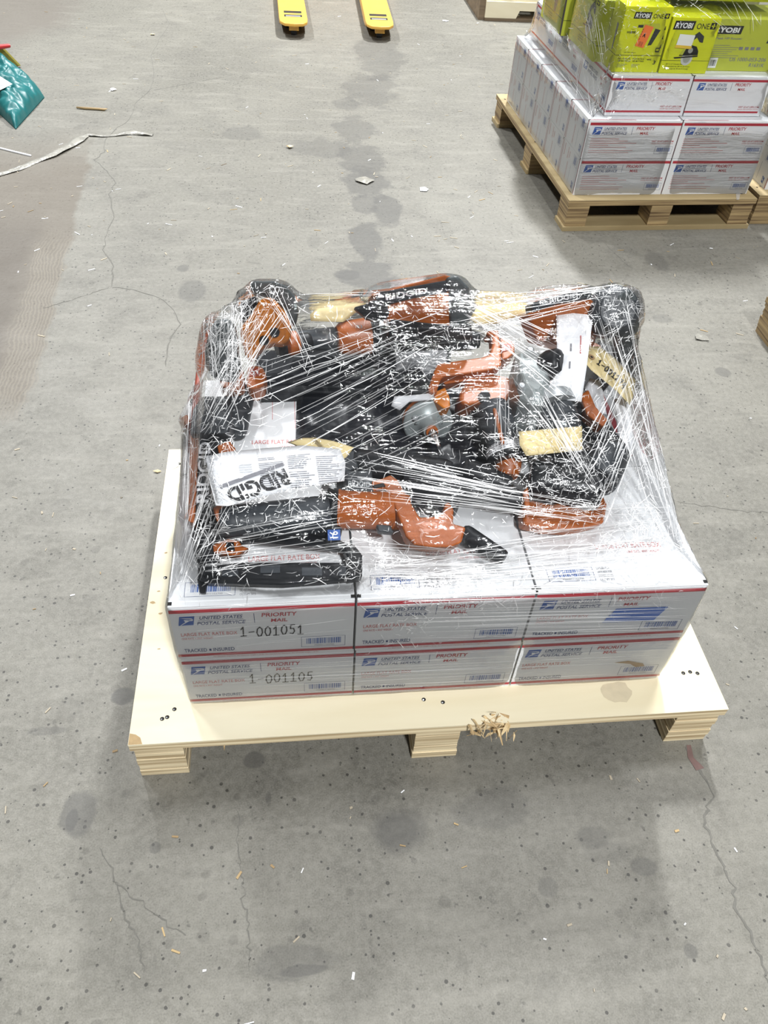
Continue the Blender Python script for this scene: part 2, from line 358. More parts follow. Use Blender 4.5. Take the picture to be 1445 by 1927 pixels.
    mul = N.new('ShaderNodeMix'); mul.data_type = 'RGBA'; mul.blend_type = 'MULTIPLY'; mul.inputs[0].default_value = 1.0; L.new(col, mul.inputs[6]); mul.inputs[7].default_value = (0.64, 0.625, 0.585, 1)
    L.new(mul.outputs[2], b.inputs['Base Color'])
    rr = ma('ADD', 0.42, ma('MULTIPLY', mid, 0.25)); L.new(rr, b.inputs['Roughness'])
    bp = N.new('ShaderNodeBump'); bp.inputs['Strength'].default_value = 0.25; bp.inputs['Distance'].default_value = 0.003
    L.new(ma('ADD', fine, ma('MULTIPLY', spk, -0.4)), bp.inputs['Height']); L.new(bp.outputs[0], b.inputs['Normal'])
    return m
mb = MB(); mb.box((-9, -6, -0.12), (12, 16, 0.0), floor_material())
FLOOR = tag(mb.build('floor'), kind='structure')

def crack(pts, w, name='floor_crack'):
    w *= 2.3
    mb = MB(); m = M['crackfill']; P3 = []
    for (a, b) in zip(pts[:-1], pts[1:]):
        n = max(3, int(math.hypot(b[0]-a[0], b[1]-a[1]) / 9))
        for k in range(n):
            t = k / n; p = P(a[0]+(b[0]-a[0])*t, a[1]+(b[1]-a[1])*t, 0.0); P3.append(p + V(rnd.gauss(0, .0030), rnd.gauss(0, .0030), 0))
    P3.append(P(*pts[-1], 0.0)); vs = []; fs = []
    for i, p in enumerate(P3):
        d = (P3[min(i+1, len(P3)-1)] - P3[max(i-1, 0)]).normalized(); s = V(-d.y, d.x, 0) * w * rnd.uniform(.25, 1.0) * (0.4 if i in (0, len(P3)-1) else 1)
        vs += [p + s + V(0, 0, .0006), p - s + V(0, 0, .0006)]
        if i: fs.append((2*i-2, 2*i-1, 2*i+1, 2*i))
    mb.add(vs, fs, m); o = mb.build(name, FLOOR); o['kind'] = 'structure'; return o
M['crackfill'] = mat('crack_dirt', (0.13, 0.125, 0.11), 0.9, var=0.35, scale=60)
M['crackred'] = mat('damp_crack_dirt', (0.16, 0.10, 0.09), 0.8, var=0.3, scale=60)
crack([(305, 15), (318, 45), (300, 75), (285, 105), (290, 145), (283, 168), (255, 195), (245, 225), (215, 245), (198, 262), (196, 285), (180, 300), (200, 322), (217, 345), (207, 365), (214, 410), (200, 440), (195, 470), (212, 500), (210, 540)], .0012)
crack([(290, 170), (340, 160), (420, 145)], .0007)
crack([(210, 540), (250, 545), (300, 560), (330, 585), (340, 610), (320, 640), (312, 690)], .0010)
crack([(210, 540), (150, 560), (80, 580)], .0006)
crack([(1290, 1400), (1300, 1430), (1330, 1470), (1340, 1500), (1325, 1545), (1345, 1600), (1375, 1660), (1385, 1710), (1420, 1770), (1445, 1850)], .0014)
crack([(190, 1590), (215, 1660), (235, 1730), (255, 1760), (270, 1830)], .0008)
crack([(215, 1660), (290, 1720), (350, 1760)], .0006)
crack([(445, 1520), (450, 1620), (465, 1720), (470, 1830)], .0006)
crack([(1275, 945), (1310, 950), (1365, 958), (1445, 965)], .0008)
crack([(1130, 450), (1180, 500), (1190, 505)], .0005)
mb = MB(); mb.add([P(1292, 1402, .001), P(1300, 1402, .001), P(1305, 1425, .001), P(1325, 1445, .001), P(1310, 1450, .001), P(1294, 1425, .001)], [(5, 4, 3, 2, 1, 0)], M['crackred'])
o = mb.build('floor_stain', FLOOR); o['kind'] = 'structure'

# ------------------------------------------------------------------ pallets
def plywood_pallet(name, loc, rz, w, d, label, face, edge, bottom, skirt=None):
    t = thing(name, loc, label, 'pallet', rz=rz, absolute=False); H = 0.1283; th = 0.0229; bk = 0.0926; bd = 0.11
    z0 = 0.018 if bottom else 0.0
    mb = MB(); mb.box((0, 0, H-0.0025), (w, d, H), face); mb.box((0.0004, 0.0004, H-th), (w-0.0004, d-0.0004, H-0.0026), edge)
    holes = []
    for cx in (0.05, w/2, w-0.05):
        for cy in (0.07, d/2, d-0.07):
            for k in range(3):
                a = rnd.uniform(0, 6.28); holes.append((cx + .028*math.cos(a + k*2.1), cy + .02*math.sin(a + k*2.1)))
    for hx, hy in holes:
        n = 10; mb.add([(hx + .0042*math.cos(6.283*k/n), hy + .0042*math.sin(6.283*k/n), H + .0004) for k in range(n)], [tuple(range(n))], M['gap'])
        mb.add([(hx + .0018*math.cos(6.283*k/n) - .001, hy + .0018*math.sin(6.283*k/n) - .001, H + .0008) for k in range(n)], [tuple(range(n))], M['steel'])
    if not bottom and loc[0] < 1:
        Fd = (V(0, 0, H), V(1, 0, 0), V(0, 1, 0))
        mb.poly(Fd, [(.0006, .0006), (.026, .0006), (.021, .014), (.012, .021), (.0006, .024)], M['stain'], .0003)
        for sx, sy, sr in ((.012, .33, .006), (.02, .36, .004), (.03, .30, .005), (.045, .40, .003), (.025, .47, .004), (.06, .28, .003), (.035, .21, .003)):
            mb.poly(Fd, [(sx + sr*math.cos(k)*rnd.uniform(.5, 1.4), sy + sr*.6*math.sin(k)*rnd.uniform(.5, 1.4)) for k in (0, .9, 1.8, 2.7, 3.6, 4.5, 5.4)], M['stain'], .0003)
        q = P(1160, 1302, H); mb.poly(Fd, [(q.x + .034*math.cos(6.283*k/16)*rnd.uniform(.8, 1.1), q.y + .026*math.sin(6.283*k/16)*rnd.uniform(.8, 1.1)) for k in range(16)], M['scuff'], .0003)
    mb.build('deck_board', t)
    for ix, bx in enumerate((0.004, w/2 - bk/2, w - bk - 0.004)):
        for by in (0.003, d/2 - bd/2, d - bd - 0.003):
            mb = MB(); n = 5; hh = (H - th - z0)/n
            for k in range(n):                      # glued plies, each a hair out of line
                e = rnd.uniform(0, .0025); mb.box((bx + e, by + e, z0 + k*hh), (bx + bk - e, by + bd - e, z0 + (k+1)*hh), edge)
            mb.build('block', t, .001)
    if bottom:
        for by in (0.0, d/2 - .05, d - .1):
            mb = MB(); mb.box((-0.004, by - .004, 0), (w + .004, by + .105, z0), face); mb.build('bottom_board', t)
    return t
PA = plywood_pallet('plywood_pallet', (0, 0, 0), 0, 1.165, 0.823, 'pale plywood block pallet with a splintered front edge, under the bundle of orange tools', M['deck'], M['edge'], False)
# splintered bite in the front edge
mb = MB(); c = P(932, 1364, .125)
for k in range(58):
    a = c + V(rnd.gauss(0, .024), rnd.uniform(-.014, .022), rnd.uniform(-.014, .012)); dr = V(rnd.gauss(0, 1), rnd.gauss(-.4, .8), rnd.gauss(0, .5)).normalized() * rnd.uniform(.012, .036)
    s = V(rnd.gauss(0, 1), rnd.gauss(0, 1), rnd.gauss(0, 1)).normalized() * rnd.uniform(.002, .007)
    mb.add([a - s, a + s, a + dr + s*.3, a + dr - s*.3, a + V(0, 0, .002)], [(0, 1, 2, 3), (0, 3, 4), (1, 0, 4), (2, 1, 4), (3, 2, 4)], M['splinter'])
o = mb.build('splintered_edge', PA); o['label'] = 'torn splintered wood fibres'; 
mb = MB(); mb.tube([P(421, 1390, .115), P(422, 1402, .10), P(422, 1412, .09)], [.0025, .002, .0006], M['splinter'], 6); mb.build('splinter', PA)
PB_RZ = 0.045
PB = plywood_pallet('plywood_pallet', (1.450, 2.300, 0), PB_RZ, 0.825, 1.235, 'plywood block pallet with bottom boards under the stack topped by lime green boxes', M['deckd'], M['edged'], True)
PC = plywood_pallet('plywood_pallet', (2.300, 2.372, 0), 0.03, 1.0, 1.2, 'brown plywood pallet edge just beyond the pallet of lime boxes, cut by picture edge', M['deckd'], M['edged'], False)
# stack of dark plies whose corner enters at the right edge
t = thing('plywood_pallet', (1.955, 1.535, 0), 'dark plywood pallet corner on the bare floor, halfway up the right picture edge', 'pallet')
mb = MB()
for k in range(9): e = rnd.uniform(0, .006); mb.box((1.958+e, 1.44+e, k*.0125), (2.058-e, 1.552-e, k*.0125+.0122), M['edged'])
mb.build('block', t)
mb = MB(); mb.box((1.956, 0.72, .1125), (2.9, 1.555, .132), M['edged']); mb.build('deck_board', t)
for by in (1.05, 0.73):
    mb = MB()
    for k in range(9): e = rnd.uniform(0, .004); mb.box((1.985+e, by+e, k*.0125), (2.085-e, by+.1-e, k*.0125+.0122), M['edged'])
    mb.build('block', t)
# stringer pallet at the far end of the aisle
t = thing('stringer_pallet', (1.70, 5.39, 0), 'pale notched stringer pallet at the far end of the aisle behind the lime boxes', 'pallet')
mb = MB(); zz0, zz1 = .018, .118
prof = [(1.70, zz0), (1.70, zz1), (2.9, zz1), (2.9, zz0), (2.62, zz0), (2.60, .065), (2.34, .065), (2.32, zz0), (2.19, zz0), (2.17, .065), (1.94, .065), (1.92, zz0)]
mb.prism([V(x, 5.40, z) for x, z in prof], (0, .038, 0), M['deck']); mb.build('stringer', t, .002)
mb = MB(); mb.prism([V(x, 5.95, z) for x, z in prof], (0, .038, 0), M['deck']); mb.build('stringer', t, .002)
mb = MB(); mb.box((1.66, 5.42, 0.0), (1.70, 6.5, .135), M['plank']); mb.build('side_board', t)
for k in range(4): mb = MB(); mb.box((1.70, 5.41 + k*.14, zz1), (2.9, 5.50 + k*.14, zz1+.016), M['deck']); mb.build('deck_board', t)
mb = MB(); mb.box((1.70, 5.40, 0), (2.9, 5.50, .0175), M['plank']); mb.build('bottom_board', t)
t2 = thing('lime_box', (1.98, 5.46, zz1+.016), 'lime green carton sitting on the notched far pallet, cut by the top edge', 'box')
mb = MB(); mb.box((1.98, 5.44, zz1+.017), (2.5, 5.85, zz1+.2), M['lime']); mb.build('carton', t2, .002)
t2 = thing('black_tote', (1.86, 5.5, zz1+.016), 'black bag slumped on the notched far pallet beside the lime carton', 'bag')
mb = MB(); mb.lathe((1.86, 5.5, zz1+.017), (1.86, 5.5, zz1+.14), [(0, .07), (.1, .095), (.6, .085), (.9, .05), (1, .03)], M['bag'], 14); mb.build('sack', t2)

# ------------------------------------------------------------------ mailing cartons
def eagle(mb, F, x, y, w, h):
    mb.poly(F, [(x, y), (x+w*.86, y), (x+w, y+h), (x+w*.14, y+h)], M['blue'], .0005)
    mb.poly(F, [(x+w*.10, y+h*.04), (x+w*.16, y+h*.04), (x+w*.66, y+h*.50), (x+w*.86, y+h*.52), (x+w*.90, y+h*.66), (x+w*.62, y+h*.60)], M['white'], .0008)
    mb.poly(F, [(x+w*.15, y+h*.86), (x+w*.82, y+h*.80), (x+w*.89, y+h*.68), (x+w*.50, y+h*.74)], M['white'], .0008)
    mb.poly(F, [(x+w*.36, y+h*.66), (x+w*.62, y+h*.62), (x+w*.50, y+h*.44), (x+w*.42, y+h*.40)], M['white'], .0008)
def usps_head(mb, F, x0, y0, W, Hh):
    """logo, wordmark, divider and service name in a strip W wide, Hh high with lower-left corner x0,y0"""
    eagle(mb, F, x0, y0, W*.145, Hh)
    mb.text(F, 'UNITED STATES', x0+W*.18, y0+Hh*.62, W*.355, Hh*.36, M['navy'], .22, .012)
    mb.text(F, 'POSTAL SERVICE', x0+W*.155, y0+Hh*.0, W*.40, Hh*.36, M['navy'], .22, .012)
    mb.quad(F, x0+W*.17, y0+Hh*.47, x0+W*.545, y0+Hh*.50, M['navy'])
    mb.quad(F, x0+W*.635, y0-Hh*.02, x0+W*.640, y0+Hh*1.05, M['navy'])
    mb.text(F, 'PRIORITY', x0+W*.70, y0+Hh*.62, W*.295, Hh*.44, M['red'], .1, .014)
    mb.text(F, 'MAIL', x0+W*.775, y0+Hh*.0, W*.14, Hh*.38, M['red'], .1, .014)
def code_box(mb, F, x0, y0, x1, y1, seed, col=None):
    n = .0007
    for a in ((x0, y0, x1, y0+n), (x0, y1-n, x1, y1), (x0, y0, x0+n, y1), (x1-n, y0, x1, y1)): mb.quad(F, *a, M['navy'])
    w, h = x1-x0, y1-y0; mb.bars(F, x0+w*.12, y0+h*.30, x1-w*.08, y1-h*.16, M['blue'], 30, seed)
    mb.text(F, 'PS00011152700', x0+w*.30, y0+h*.10, w*.45, h*.11, M['txtgrey'])
def carton(w, d, h, style, seed=1, bev=.0018):
    """mailing carton, origin at the lower front left corner; returns an untagged Empty with parts"""
    t = thing('mailing_carton', (0, 0, 0), None, None, absolute=False)
    mb = MB(); e = .0015; mb.box((e, 0, 0), (w-e, d, h), M['white'])
    F = (V(0, 0, 0), V(1, 0, 0), V(0, 0, 1)); T = (V(0, 0, h), V(1, 0, 0), V(0, 1, 0)); Lf = (V(e, d, 0), V(0, -1, 0), V(0, 0, 1))
    if style in ('A', 'A2'):
        mb.quad(F, e, h*.885, w-e, h*.945, M['red']); mb.quad(F, e, h*.045, w-e, h*.095, M['red'])
        usps_head(mb, F, w*.042, h*.66, w*.64, h*.165)
        mb.text(F, 'LARGE FLAT RATE BOX', w*.045, h*.455, w*.305, h*.062, M['redthin'], 0, .004)
        mb.text(F, 'ONE RATE \u25aa ANY WEIGHT', w*.045, h*.385, w*.17, h*.04, M['redthin'])
        mb.text(F, 'TRACKED', w*.045, h*.135, w*.125, h*.068, M['navy'], 0, .008); mb.quad(F, w*.182, h*.145, w*.194, h*.185, M['navy'])
        mb.text(F, 'INSURED', w*.205, h*.135, w*.118, h*.068, M['navy'], 0, .008)
        code_box(mb, F, w*.70, h*.13, w*.95, h*.335, seed)
        mb.text(F, 'For domestic shipments, the maximum weight is 70 lbs. For international shipments, the maximum weight is 20 lbs.', w*.20, h*.012, w*.6, h*.02, M['redthin'])
        code_box(mb, T, w*.085, d*.065, w*.355, d*.165, seed+40) if style == 'A' else None
        for k in range(4): mb.text(T, ('LARGE FLAT', 'RATE BOX FOR', 'DOMESTIC USE', 'OCCUPY SITE')[k], w*.38, d*(.145-.028*k), w*.085, d*.016, M['txtgrey'])
        if style == 'A2': mb.quad(T, w*.865, d*.10, w*.905, d*.97, M['red'])
        mb.text(T, 'LARGE FLAT RATE BOX', w*.42, d*.30, w*.40, d*.04, M['redthin'], 0, .004); mb.text(T, 'ONE RATE ANY WEIGHT', w*.60, d*.26, w*.20, d*.02, M['redthin'])
        
        if style == 'A2': mb.quad(T, w*.55, d*.55, w*.553, d*.93, M['redthin']); mb.quad(T, w*.70, d*.45, w*.703, d*.93, M['redthin'])
    elif style == 'B':
        mb.quad(F, w*.02, h*.875, w-e, h*.945, M['red'])
        usps_head(mb, F, w*.06, h*.64, w*.66, h*.19)
        for k, ln in enumerate((.30, .40, .50, .20, .40)): mb.quad(F, w*.06, h*(.52-.055*k), w*(.06+ln), h*(.531-.055*k), M['redthin'])
        for k, ln in enumerate((.48, .44)): mb.quad(F, w*.06, h*(.215-.055*k), w*(.06+ln), h*(.224-.055*k), M['redthin'])
        mb.text(F, 'VISIT US AT USPS.COM', w*.72, h*.445, w*.24, h*.045, M['red'], .1, .008); mb.text(F, 'ORDER FREE SUPPLIES ONLINE', w*.72, h*.395, w*.24, h*.025, M['redthin'])
        code_box(mb, F, w*.78, h*.13, w*.97, h*.33, seed)
    elif style == 'L':
        mb.quad(F, e, h*.875, w*.96, h*.935, M['red']); mb.quad(F, e, h*.085, w*.96, h*.135, M['red'])
        usps_head(mb, F, w*.07, h*.66, w*.68, h*.18)
        mb.text(F, 'VISIT US AT USPS.COM', w*.68, h*.22, w*.27, h*.05, M['red'], .1, .008); mb.text(F, 'ORDER FREE SUPPLIES ONLINE', w*.68, h*.17, w*.27, h*.03, M['redthin'])
    if style in 'BL':
        D = d; q = .0055
        mb.quad(Lf, D*.02, h*.02, D*.02+q*.6, h*.98, M['red']); mb.quad(Lf, D*.98-q*.6, h*.02, D*.98, h*.98, M['red'])
        if style == 'B':
            mb.quad(Lf, D*.12, h*.62, D*.14, h*.94, M['redthin'])
            R = (V(e, d*.86, h*.06), V(0, 0, 1), V(0, 1, 0))    # lettering that runs upwards
            code_box(mb, R, h*.60, -d*.74, h*.86, -d*.50, seed+9)
            mb.text(R, 'LARGE FLAT RATE BOX', h*.02, -d*.28, h*.5, d*.045, M['redthin']); mb.text(R, 'PRIORITY', h*.58, -d*.22, h*.3, d*.05, M['redthin']); mb.text(R, 'MAIL', h*.64, -d*.31, h*.18, d*.05, M['redthin'])
            mb.quad(R, h*.02, -d*.45, h*.52, -d*.445, M['navy']); eagle(mb, R, h*.02, -d*.72, h*.2, d*.08)
            mb.quad(T, w*.02, .003, w*.5, .0055, M['red']); mb.quad(T, w*.02, .010, w*.5, .0125, M['red'])
        else:
            mb.quad(Lf, 0, h*.085, D, h*.135, M['red']); mb.quad(Lf, 0, h*.875, D, h*.935, M['red'])
            code_box(mb, Lf, D*.68, h*.18, D*.92, h*.42, seed+5); eagle(mb, Lf, D*.08, h*.55, D*.14, h*.2); mb.text(Lf, 'UNITED STATES', D*.25, h*.66, D*.3, h*.09, M['navy'], .2, .01)
            mb.text(Lf, 'POSTAL SERVICE', D*.24, h*.54, D*.33, h*.09, M['navy'], .2, .01); mb.text(Lf, 'PRIORITY', D*.65, h*.66, D*.2, h*.09, M['red'], .1, .01); mb.text(Lf, 'MAIL', D*.7, h*.54, D*.1, h*.08, M['red'], .1, .01)
    for cx in (e, w-e-.006):                                     # open finger gaps at the tuck-lid corners
        mb.box((cx-.0004, .004, h-.008), (cx+.0064, .011, h+.0004), M['gap'])
    mb.build('carton_body', t, 0)
    lid = MB(); lid.box((e+.006, -.0006, h-.0005), (w-e-.006, d*.998, h+.0002), M['white']) if False else lid.prism([V(e+.007, .012, h+.0009), V(w-e-.007, .012, h+.0009), V(w-e-.002, -.0008, h-.004), V(e+.002, -.0008, h-.004)], (0, .001, -.002), M['white'])
    lid.build('tuck_flap', t)
    return t

H = 0.1283
GA = 'white mailing cartons on the tool pallet'
a0 = carton(.3130, .311, .1500, 'A', 3); a1 = carton(.3130, .311, .1500, 'A2', 3); a1used = False
aA = []
spotsA = [  # x, y, z, rz, label
    (.1061, .0807, H, 0, 'white red-striped mailing carton hand-marked 1-001105, bottom layer corner of the tool pallet'),
    (.1061+.3140, .0807, H, 0, 'unmarked white mailing carton between the 1-001105 carton and the brown-scuffed carton'),
    (.1061+.6280, .0807, H, 0, 'white mailing carton with a brown scuff by its barcode, bottom layer of tool pallet'),
    (.1036, .0800, H+.1515, 0, 'white red-striped mailing carton hand-marked 1-001051, directly above the carton marked 1-001105'),
    (.1036+.3144, .0800, H+.1515, 0, 'unmarked white mailing carton between the 1-001051 carton and the blue-stickered carton'),
    (.1036+.6288, .0800, H+.1515, 0, 'white mailing carton with a blue sticker on its front, top layer of tool pallet')]
for k in range(3):
    spotsA.append((.1061+.314*k, .394, H, 0, 'white mailing carton hidden in the bottom layer back row of the tool pallet, %s' % ('left end', 'middle', 'right end')[k]))
    spotsA.append((.1036+.3144*k, .393, H+.1515, 0, ('white mailing carton with a red stripe, seen through film behind the 1-001051 carton', 'white mailing carton under the black bag, behind the middle top-layer carton', 'white mailing carton under the grey-headed tool, behind the blue-stickered carton')[k]))
for i, (x, y, z, rz, lb) in enumerate(spotsA):
    if i > 6 and i % 2: o = copy_tree(a1) if a1used else a1; a1used = True
    else: o = a0 if i == 0 else copy_tree(a0)
    o.location = (x, y, z); o.rotation_euler = (0, 0, rz); tag(o, lb, 'box', GA); aA.append(o)
bpy.context.view_layer.update()
# pen numbers and stickers
DIG = {'0': [(.5, 1), (.15, .8), (.05, .4), (.3, .02), (.7, .05), (.92, .4), (.85, .8), (.5, 1)], '1': [(.15, .7), (.5, 1), (.5, 0), (.1, 0), (.95, 0)], '-': [(.1, .45), (.9, .5)],
       '2': [(.1, .8), (.4, 1), (.8, .85), (.7, .5), (.1, .05), (.95, .02)], '5': [(.85, 1), (.25, .98), (.2, .58), (.7, .6), (.85, .3), (.6, .03), (.15, .1)],
       '7': [(.1, .95), (.9, 1), (.4, 0)], '4': [(.35, 1), (.2, .5), (.75, .55), (.8, .95), (.7, 0)]}
def hand(mb, F, s, x, y, w, h, m, pen=.0022):
    st = w/len(s); r2 = random.Random(len(s)*7 + int(x*1e4))
    for i, c in enumerate(s):
        oy = r2.uniform(-.08, .08)*h
        mb.stroke(F, [(x + st*(i + .08 + .78*a) + .12*b*h*.3, y + oy + b*h) for a, b in DIG[c]], pen, m)
def fr(o): return (o.location.copy(), V(1, 0, 0), V(0, 0, 1))
o = aA[3]; mb = MB(); hand(mb, (V(0, -.0002, 0), V(1, 0, 0), V(0, 0, 1)), '1-001051', .3130*.36, .152*.40, .3130*.36, .152*.175, M['ink']); c = mb.build('handwritten_number', o); c['label'] = 'number 1-001051 in black pen'
o = aA[0]; mb = MB(); hand(mb, (V(0, -.0002, 0), V(1, 0, 0), V(0, 0, 1)), '1-001105', .3130*.37, .152*.39, .3130*.39, .152*.19, M['ink']); c = mb.build('handwritten_number', o); c['label'] = 'number 1-001105 in black pen'
o = aA[5]; mb = MB(); mb.poly((V(0, -.0005, 0), V(1, 0, 0), V(0, 0, 1)), [(.141, .052), (.240, .052), (.256, .092), (.157, .092)], M['bluetape'], .0006); c = mb.build('sticker', o); c['label'] = 'blue sticker'
o = aA[2]; mb = MB(); mb.poly((V(0, -.0005, 0), V(1, 0, 0), V(0, 0, 1)), [(.20, .066), (.228, .070), (.262, .058), (.268, .048), (.250, .046), (.236, .058)], M['kraft'], .0007); c = mb.build('scuff', o); c['label'] = 'torn brown scuff'

# cartons of the second pallet
R2 = Matrix.Rotation(PB_RZ, 3, 'Z'); OB = V(1.450, 2.300, 0)
def onB(x, y, z): return OB + R2 @ V(x, y, 0) + V(0, 0, z)
b0 = carton(.384, .2165, .1445, 'B', 11); first = True; ordw = ('front', 'second', 'third', 'fourth', 'rear'); loadB = []
for lay in range(2):
    for col in range(2):
        for row in range(5):
            o = b0 if first else copy_tree(b0); first = False
            o.location = onB(.030 + .386*col, .052 + .2178*row, H + .146*lay); o.rotation_euler = (0, 0, PB_RZ)
            lb = 'white mailing carton, %s layer of lime box stack, %s row, %s column' % (('bottom', 'second')[lay], ordw[row], ('aisle-side', 'inner')[col])
            tag(o, lb, 'box', 'white mailing cartons on the lime box pallet'); loadB.append(o)
l0 = carton(.325, .345, .1430, 'L', 21); first = True
for row in range(3):
    for col in range(2):
        o = l0 if first else copy_tree(l0); first = False
        o.location = onB(.103 + .3275*col, .098 + .3475*row, H + .2925); o.rotation_euler = (0, 0, PB_RZ)
        lb = 'white mailing carton directly under the lime boxes, %s row, %s' % (('front', 'middle', 'rear')[row], ('aisle side', 'inner side')[col])
        tag(o, lb, 'box', 'white mailing cartons directly under the lime boxes'); loadB.append(o)
# cartons on the neighbouring pallet at the right edge
for k in range(2):
    o = copy_tree(b0); o.location = (2.345, 2.43, H + .146*k); o.rotation_euler = (0, 0, .03)
    tag(o, 'white mailing carton at the right picture edge on the next pallet, %s layer' % ('lower', 'upper')[k], 'box', 'white mailing cartons on the far right pallet')

# ------------------------------------------------------------------ lime retail boxes
ZL = H + .2925 + .1437
def ryobi_logo(mb, F, x, y, w, h, one=True):
    mb.quad(F, x, y, x+w, y+h, M['ink'], .12, .0005); mb.text(F, 'RYOBI', x+w*.09, y+h*.2, w*.82, h*.6, M['paper'], .12, .03, .0008)
    if one:
        mb.text(F, 'ONE', x+w*1.14, y+h*.12, w*.62, h*.66, M['ink'], 0, .006); mb.quad(F, x+w*1.80, y+h*.10, x+w*2.08, y+h*.85, M['ink'], .1)
        mb.quad(F, x+w*1.86, y+h*.42, x+w*2.04, y+h*.54, M['lime'], .1, .0008); mb.quad(F, x+w*1.93, y+h*.22, x+w*1.985, y+h*.74, M['lime'], .1, .0008)
def ring(cx, cy, r, n=18, a0=0, a1=6.283): return [(cx + r*math.cos(a0+(a1-a0)*k/(n if a1-a0 < 6.2 else n)), cy + r*math.sin(a0+(a1-a0)*k/n)) for k in range(n)]
def saw_picture(mb, F, x, y, s):
    def q(pts): return [(x+a*s, y+b*s) for a, b in pts]
    mb.poly(F, q(ring(.52, .22, .24)), M['greypaper'], .0006); mb.poly(F, q(ring(.52, .22, .15)), M['lgrey'], .0008)
    mb.poly(F, q([(-.05, .27), (.0, .22), (.95, .30), (.95, .35)]), M['ink'], .0010)
    mb.poly(F, q([(.15, .32), (.30, .58), (.52, .72), (.80, .66), (.92, .50), (.94, .36)]), M['black'], .0010)
    mb.poly(F, q([(.28, .60), (.42, .95), (.72, 1.18), (.98, 1.02), (1.0, .80), (.86, .82), (.70, .98), (.52, .82), (.50, .70)]), M['char'], .0012)
    mb.poly(F, q([(.18, .36), (.30, .60), (.38, .60), (.30, .36)]), M['limedull'], .0014)
    mb.poly(F, q(ring(.58, .52, .10)), M['lgrey'], .0014); mb.poly(F, q(ring(.58, .52, .06)), M['char'], .0008)
def rbox(name, x, y, w, d, h, label, m, z=ZL, art=None, rz=0.0):
    t = thing('retail_box', onB(x, y, z), label, 'box', 'lime green retail boxes on the wrapped stack', rz=PB_RZ+rz, absolute=False)
    mb = MB(); mb.box((0, 0, 0.0004), (w, d, h), M[m])
    F = (V(0, 0, 0), V(1, 0, 0), V(0, 0, 1)); Lf = (V(0, d, 0), V(0, -1, 0), V(0, 0, 1)); T = (V(0, 0, h), V(1, 0, 0), V(0, 1, 0))
    if art: art(mb, F, Lf, T, w, d, h)
    o = mb.build('carton_body', t); loadB.append(t); return t
def art_inflator(mb, F, Lf, T, w, d, h):
    mb.quad(F, 0, h*.262, w, h*.270, M['ink']); mb.quad(Lf, 0, h*.262, d, h*.270, M['ink'])
    ryobi_logo(mb, F, w*.20, h*.82, w*.36, h*.10)
    mb.text(F, 'WHISPER', w*.12, h*.60, w*.2, h*.035, M['ink'], .15, .03)
    mb.poly(F, [(w*.40, h*.70), (w*.40, h*.74), (w*.78, h*.76), (w*.82, h*.70), (w*.78, h*.66), (w*.46, h*.69)], M['limedull'], .0006)
    mb.poly(F, [(w*.64, h*.42), (w*.72, h*.43), (w*.84, h*.66), (w*.72, h*.68)], M['char'], .0007)
    mb.poly(F, [(w*.34, h*.69), (w*.34, h*.73), (w*.45, h*.73), (w*.45, h*.69)], M['char'], .0007)
    for k in range(3): mb.poly(F, [(w*.915, h*(.66-.14*k)), (w*.945, h*(.66-.14*k)), (w*.935, h*(.72-.14*k)), (w*.925, h*(.72-.14*k))], M['ink'], .0006)
    mb.text(F, '150 MPH Inflator', w*.17, h*.30, w*.26, h*.02, M['ink'], .1); mb.quad(F, w*.84, h*.32, w*.93, h*.39, M['ink']); mb.quad(F, w*.855, h*.34, w*.915, h*.375, M['lime'], e=.0008)
    for k, s in enumerate(('INFLATES RAFTS,', 'AIR MATTRESS')): mb.text(F, s, w*.08, h*(.20-.035*k), w*.27, h*.024, M['ink'], 0, .01)
    for k, s in enumerate(('POUR MATELAS', 'AIR MATTRESS')): mb.text(F, s, w*.40, h*(.20-.035*k), w*.25, h*.024, M['ink'], 0, .01)
    mb.text(F, '44%', w*.71, h*.19, w*.1, h*.03, M['ink'], .1, .02); mb.text(F, '3', w*.86, h*.13, w*.05, h*.06, M['ink'], .1, .03)
    for k in range(3): mb.quad(F, w*.08, h*(.12-.02*k), w*(.30-.05*k), h*(.126-.02*k), M['txtgrey']); mb.quad(F, w*.40, h*(.12-.02*k), w*(.58-.04*k), h*(.126-.02*k), M['txtgrey'])
    mb.poly(Lf, [(d*.55, h*.30), (d*.62, h*.30), (d*.7, h*.7), (d*.55, h*.72)], M['txtgrey'])
def art_saw(mb, F, Lf, T, w, d, h):
    ryobi_logo(mb, F, w*.05, h*.79, w*.42, h*.155); mb.quad(F, 0, h*.235, w, h*.242, M['ink']); mb.quad(Lf, 0, h*.235, d, h*.242, M['ink'])
    saw_picture(mb, F, w*.25, h*.16, w*.50)
    for k, s in enumerate(('18V 5-1/2" Circular Saw', 'Scie circulaire de 140 mm (5-1/2 po)', 'Sierra circular de 140 mm (5-1/2 pulg)')): mb.text(F, s, w*.10, h*(.16-.042*k), w*(.36, .52, .50)[k], h*.026, M['ink'], .15, .004)
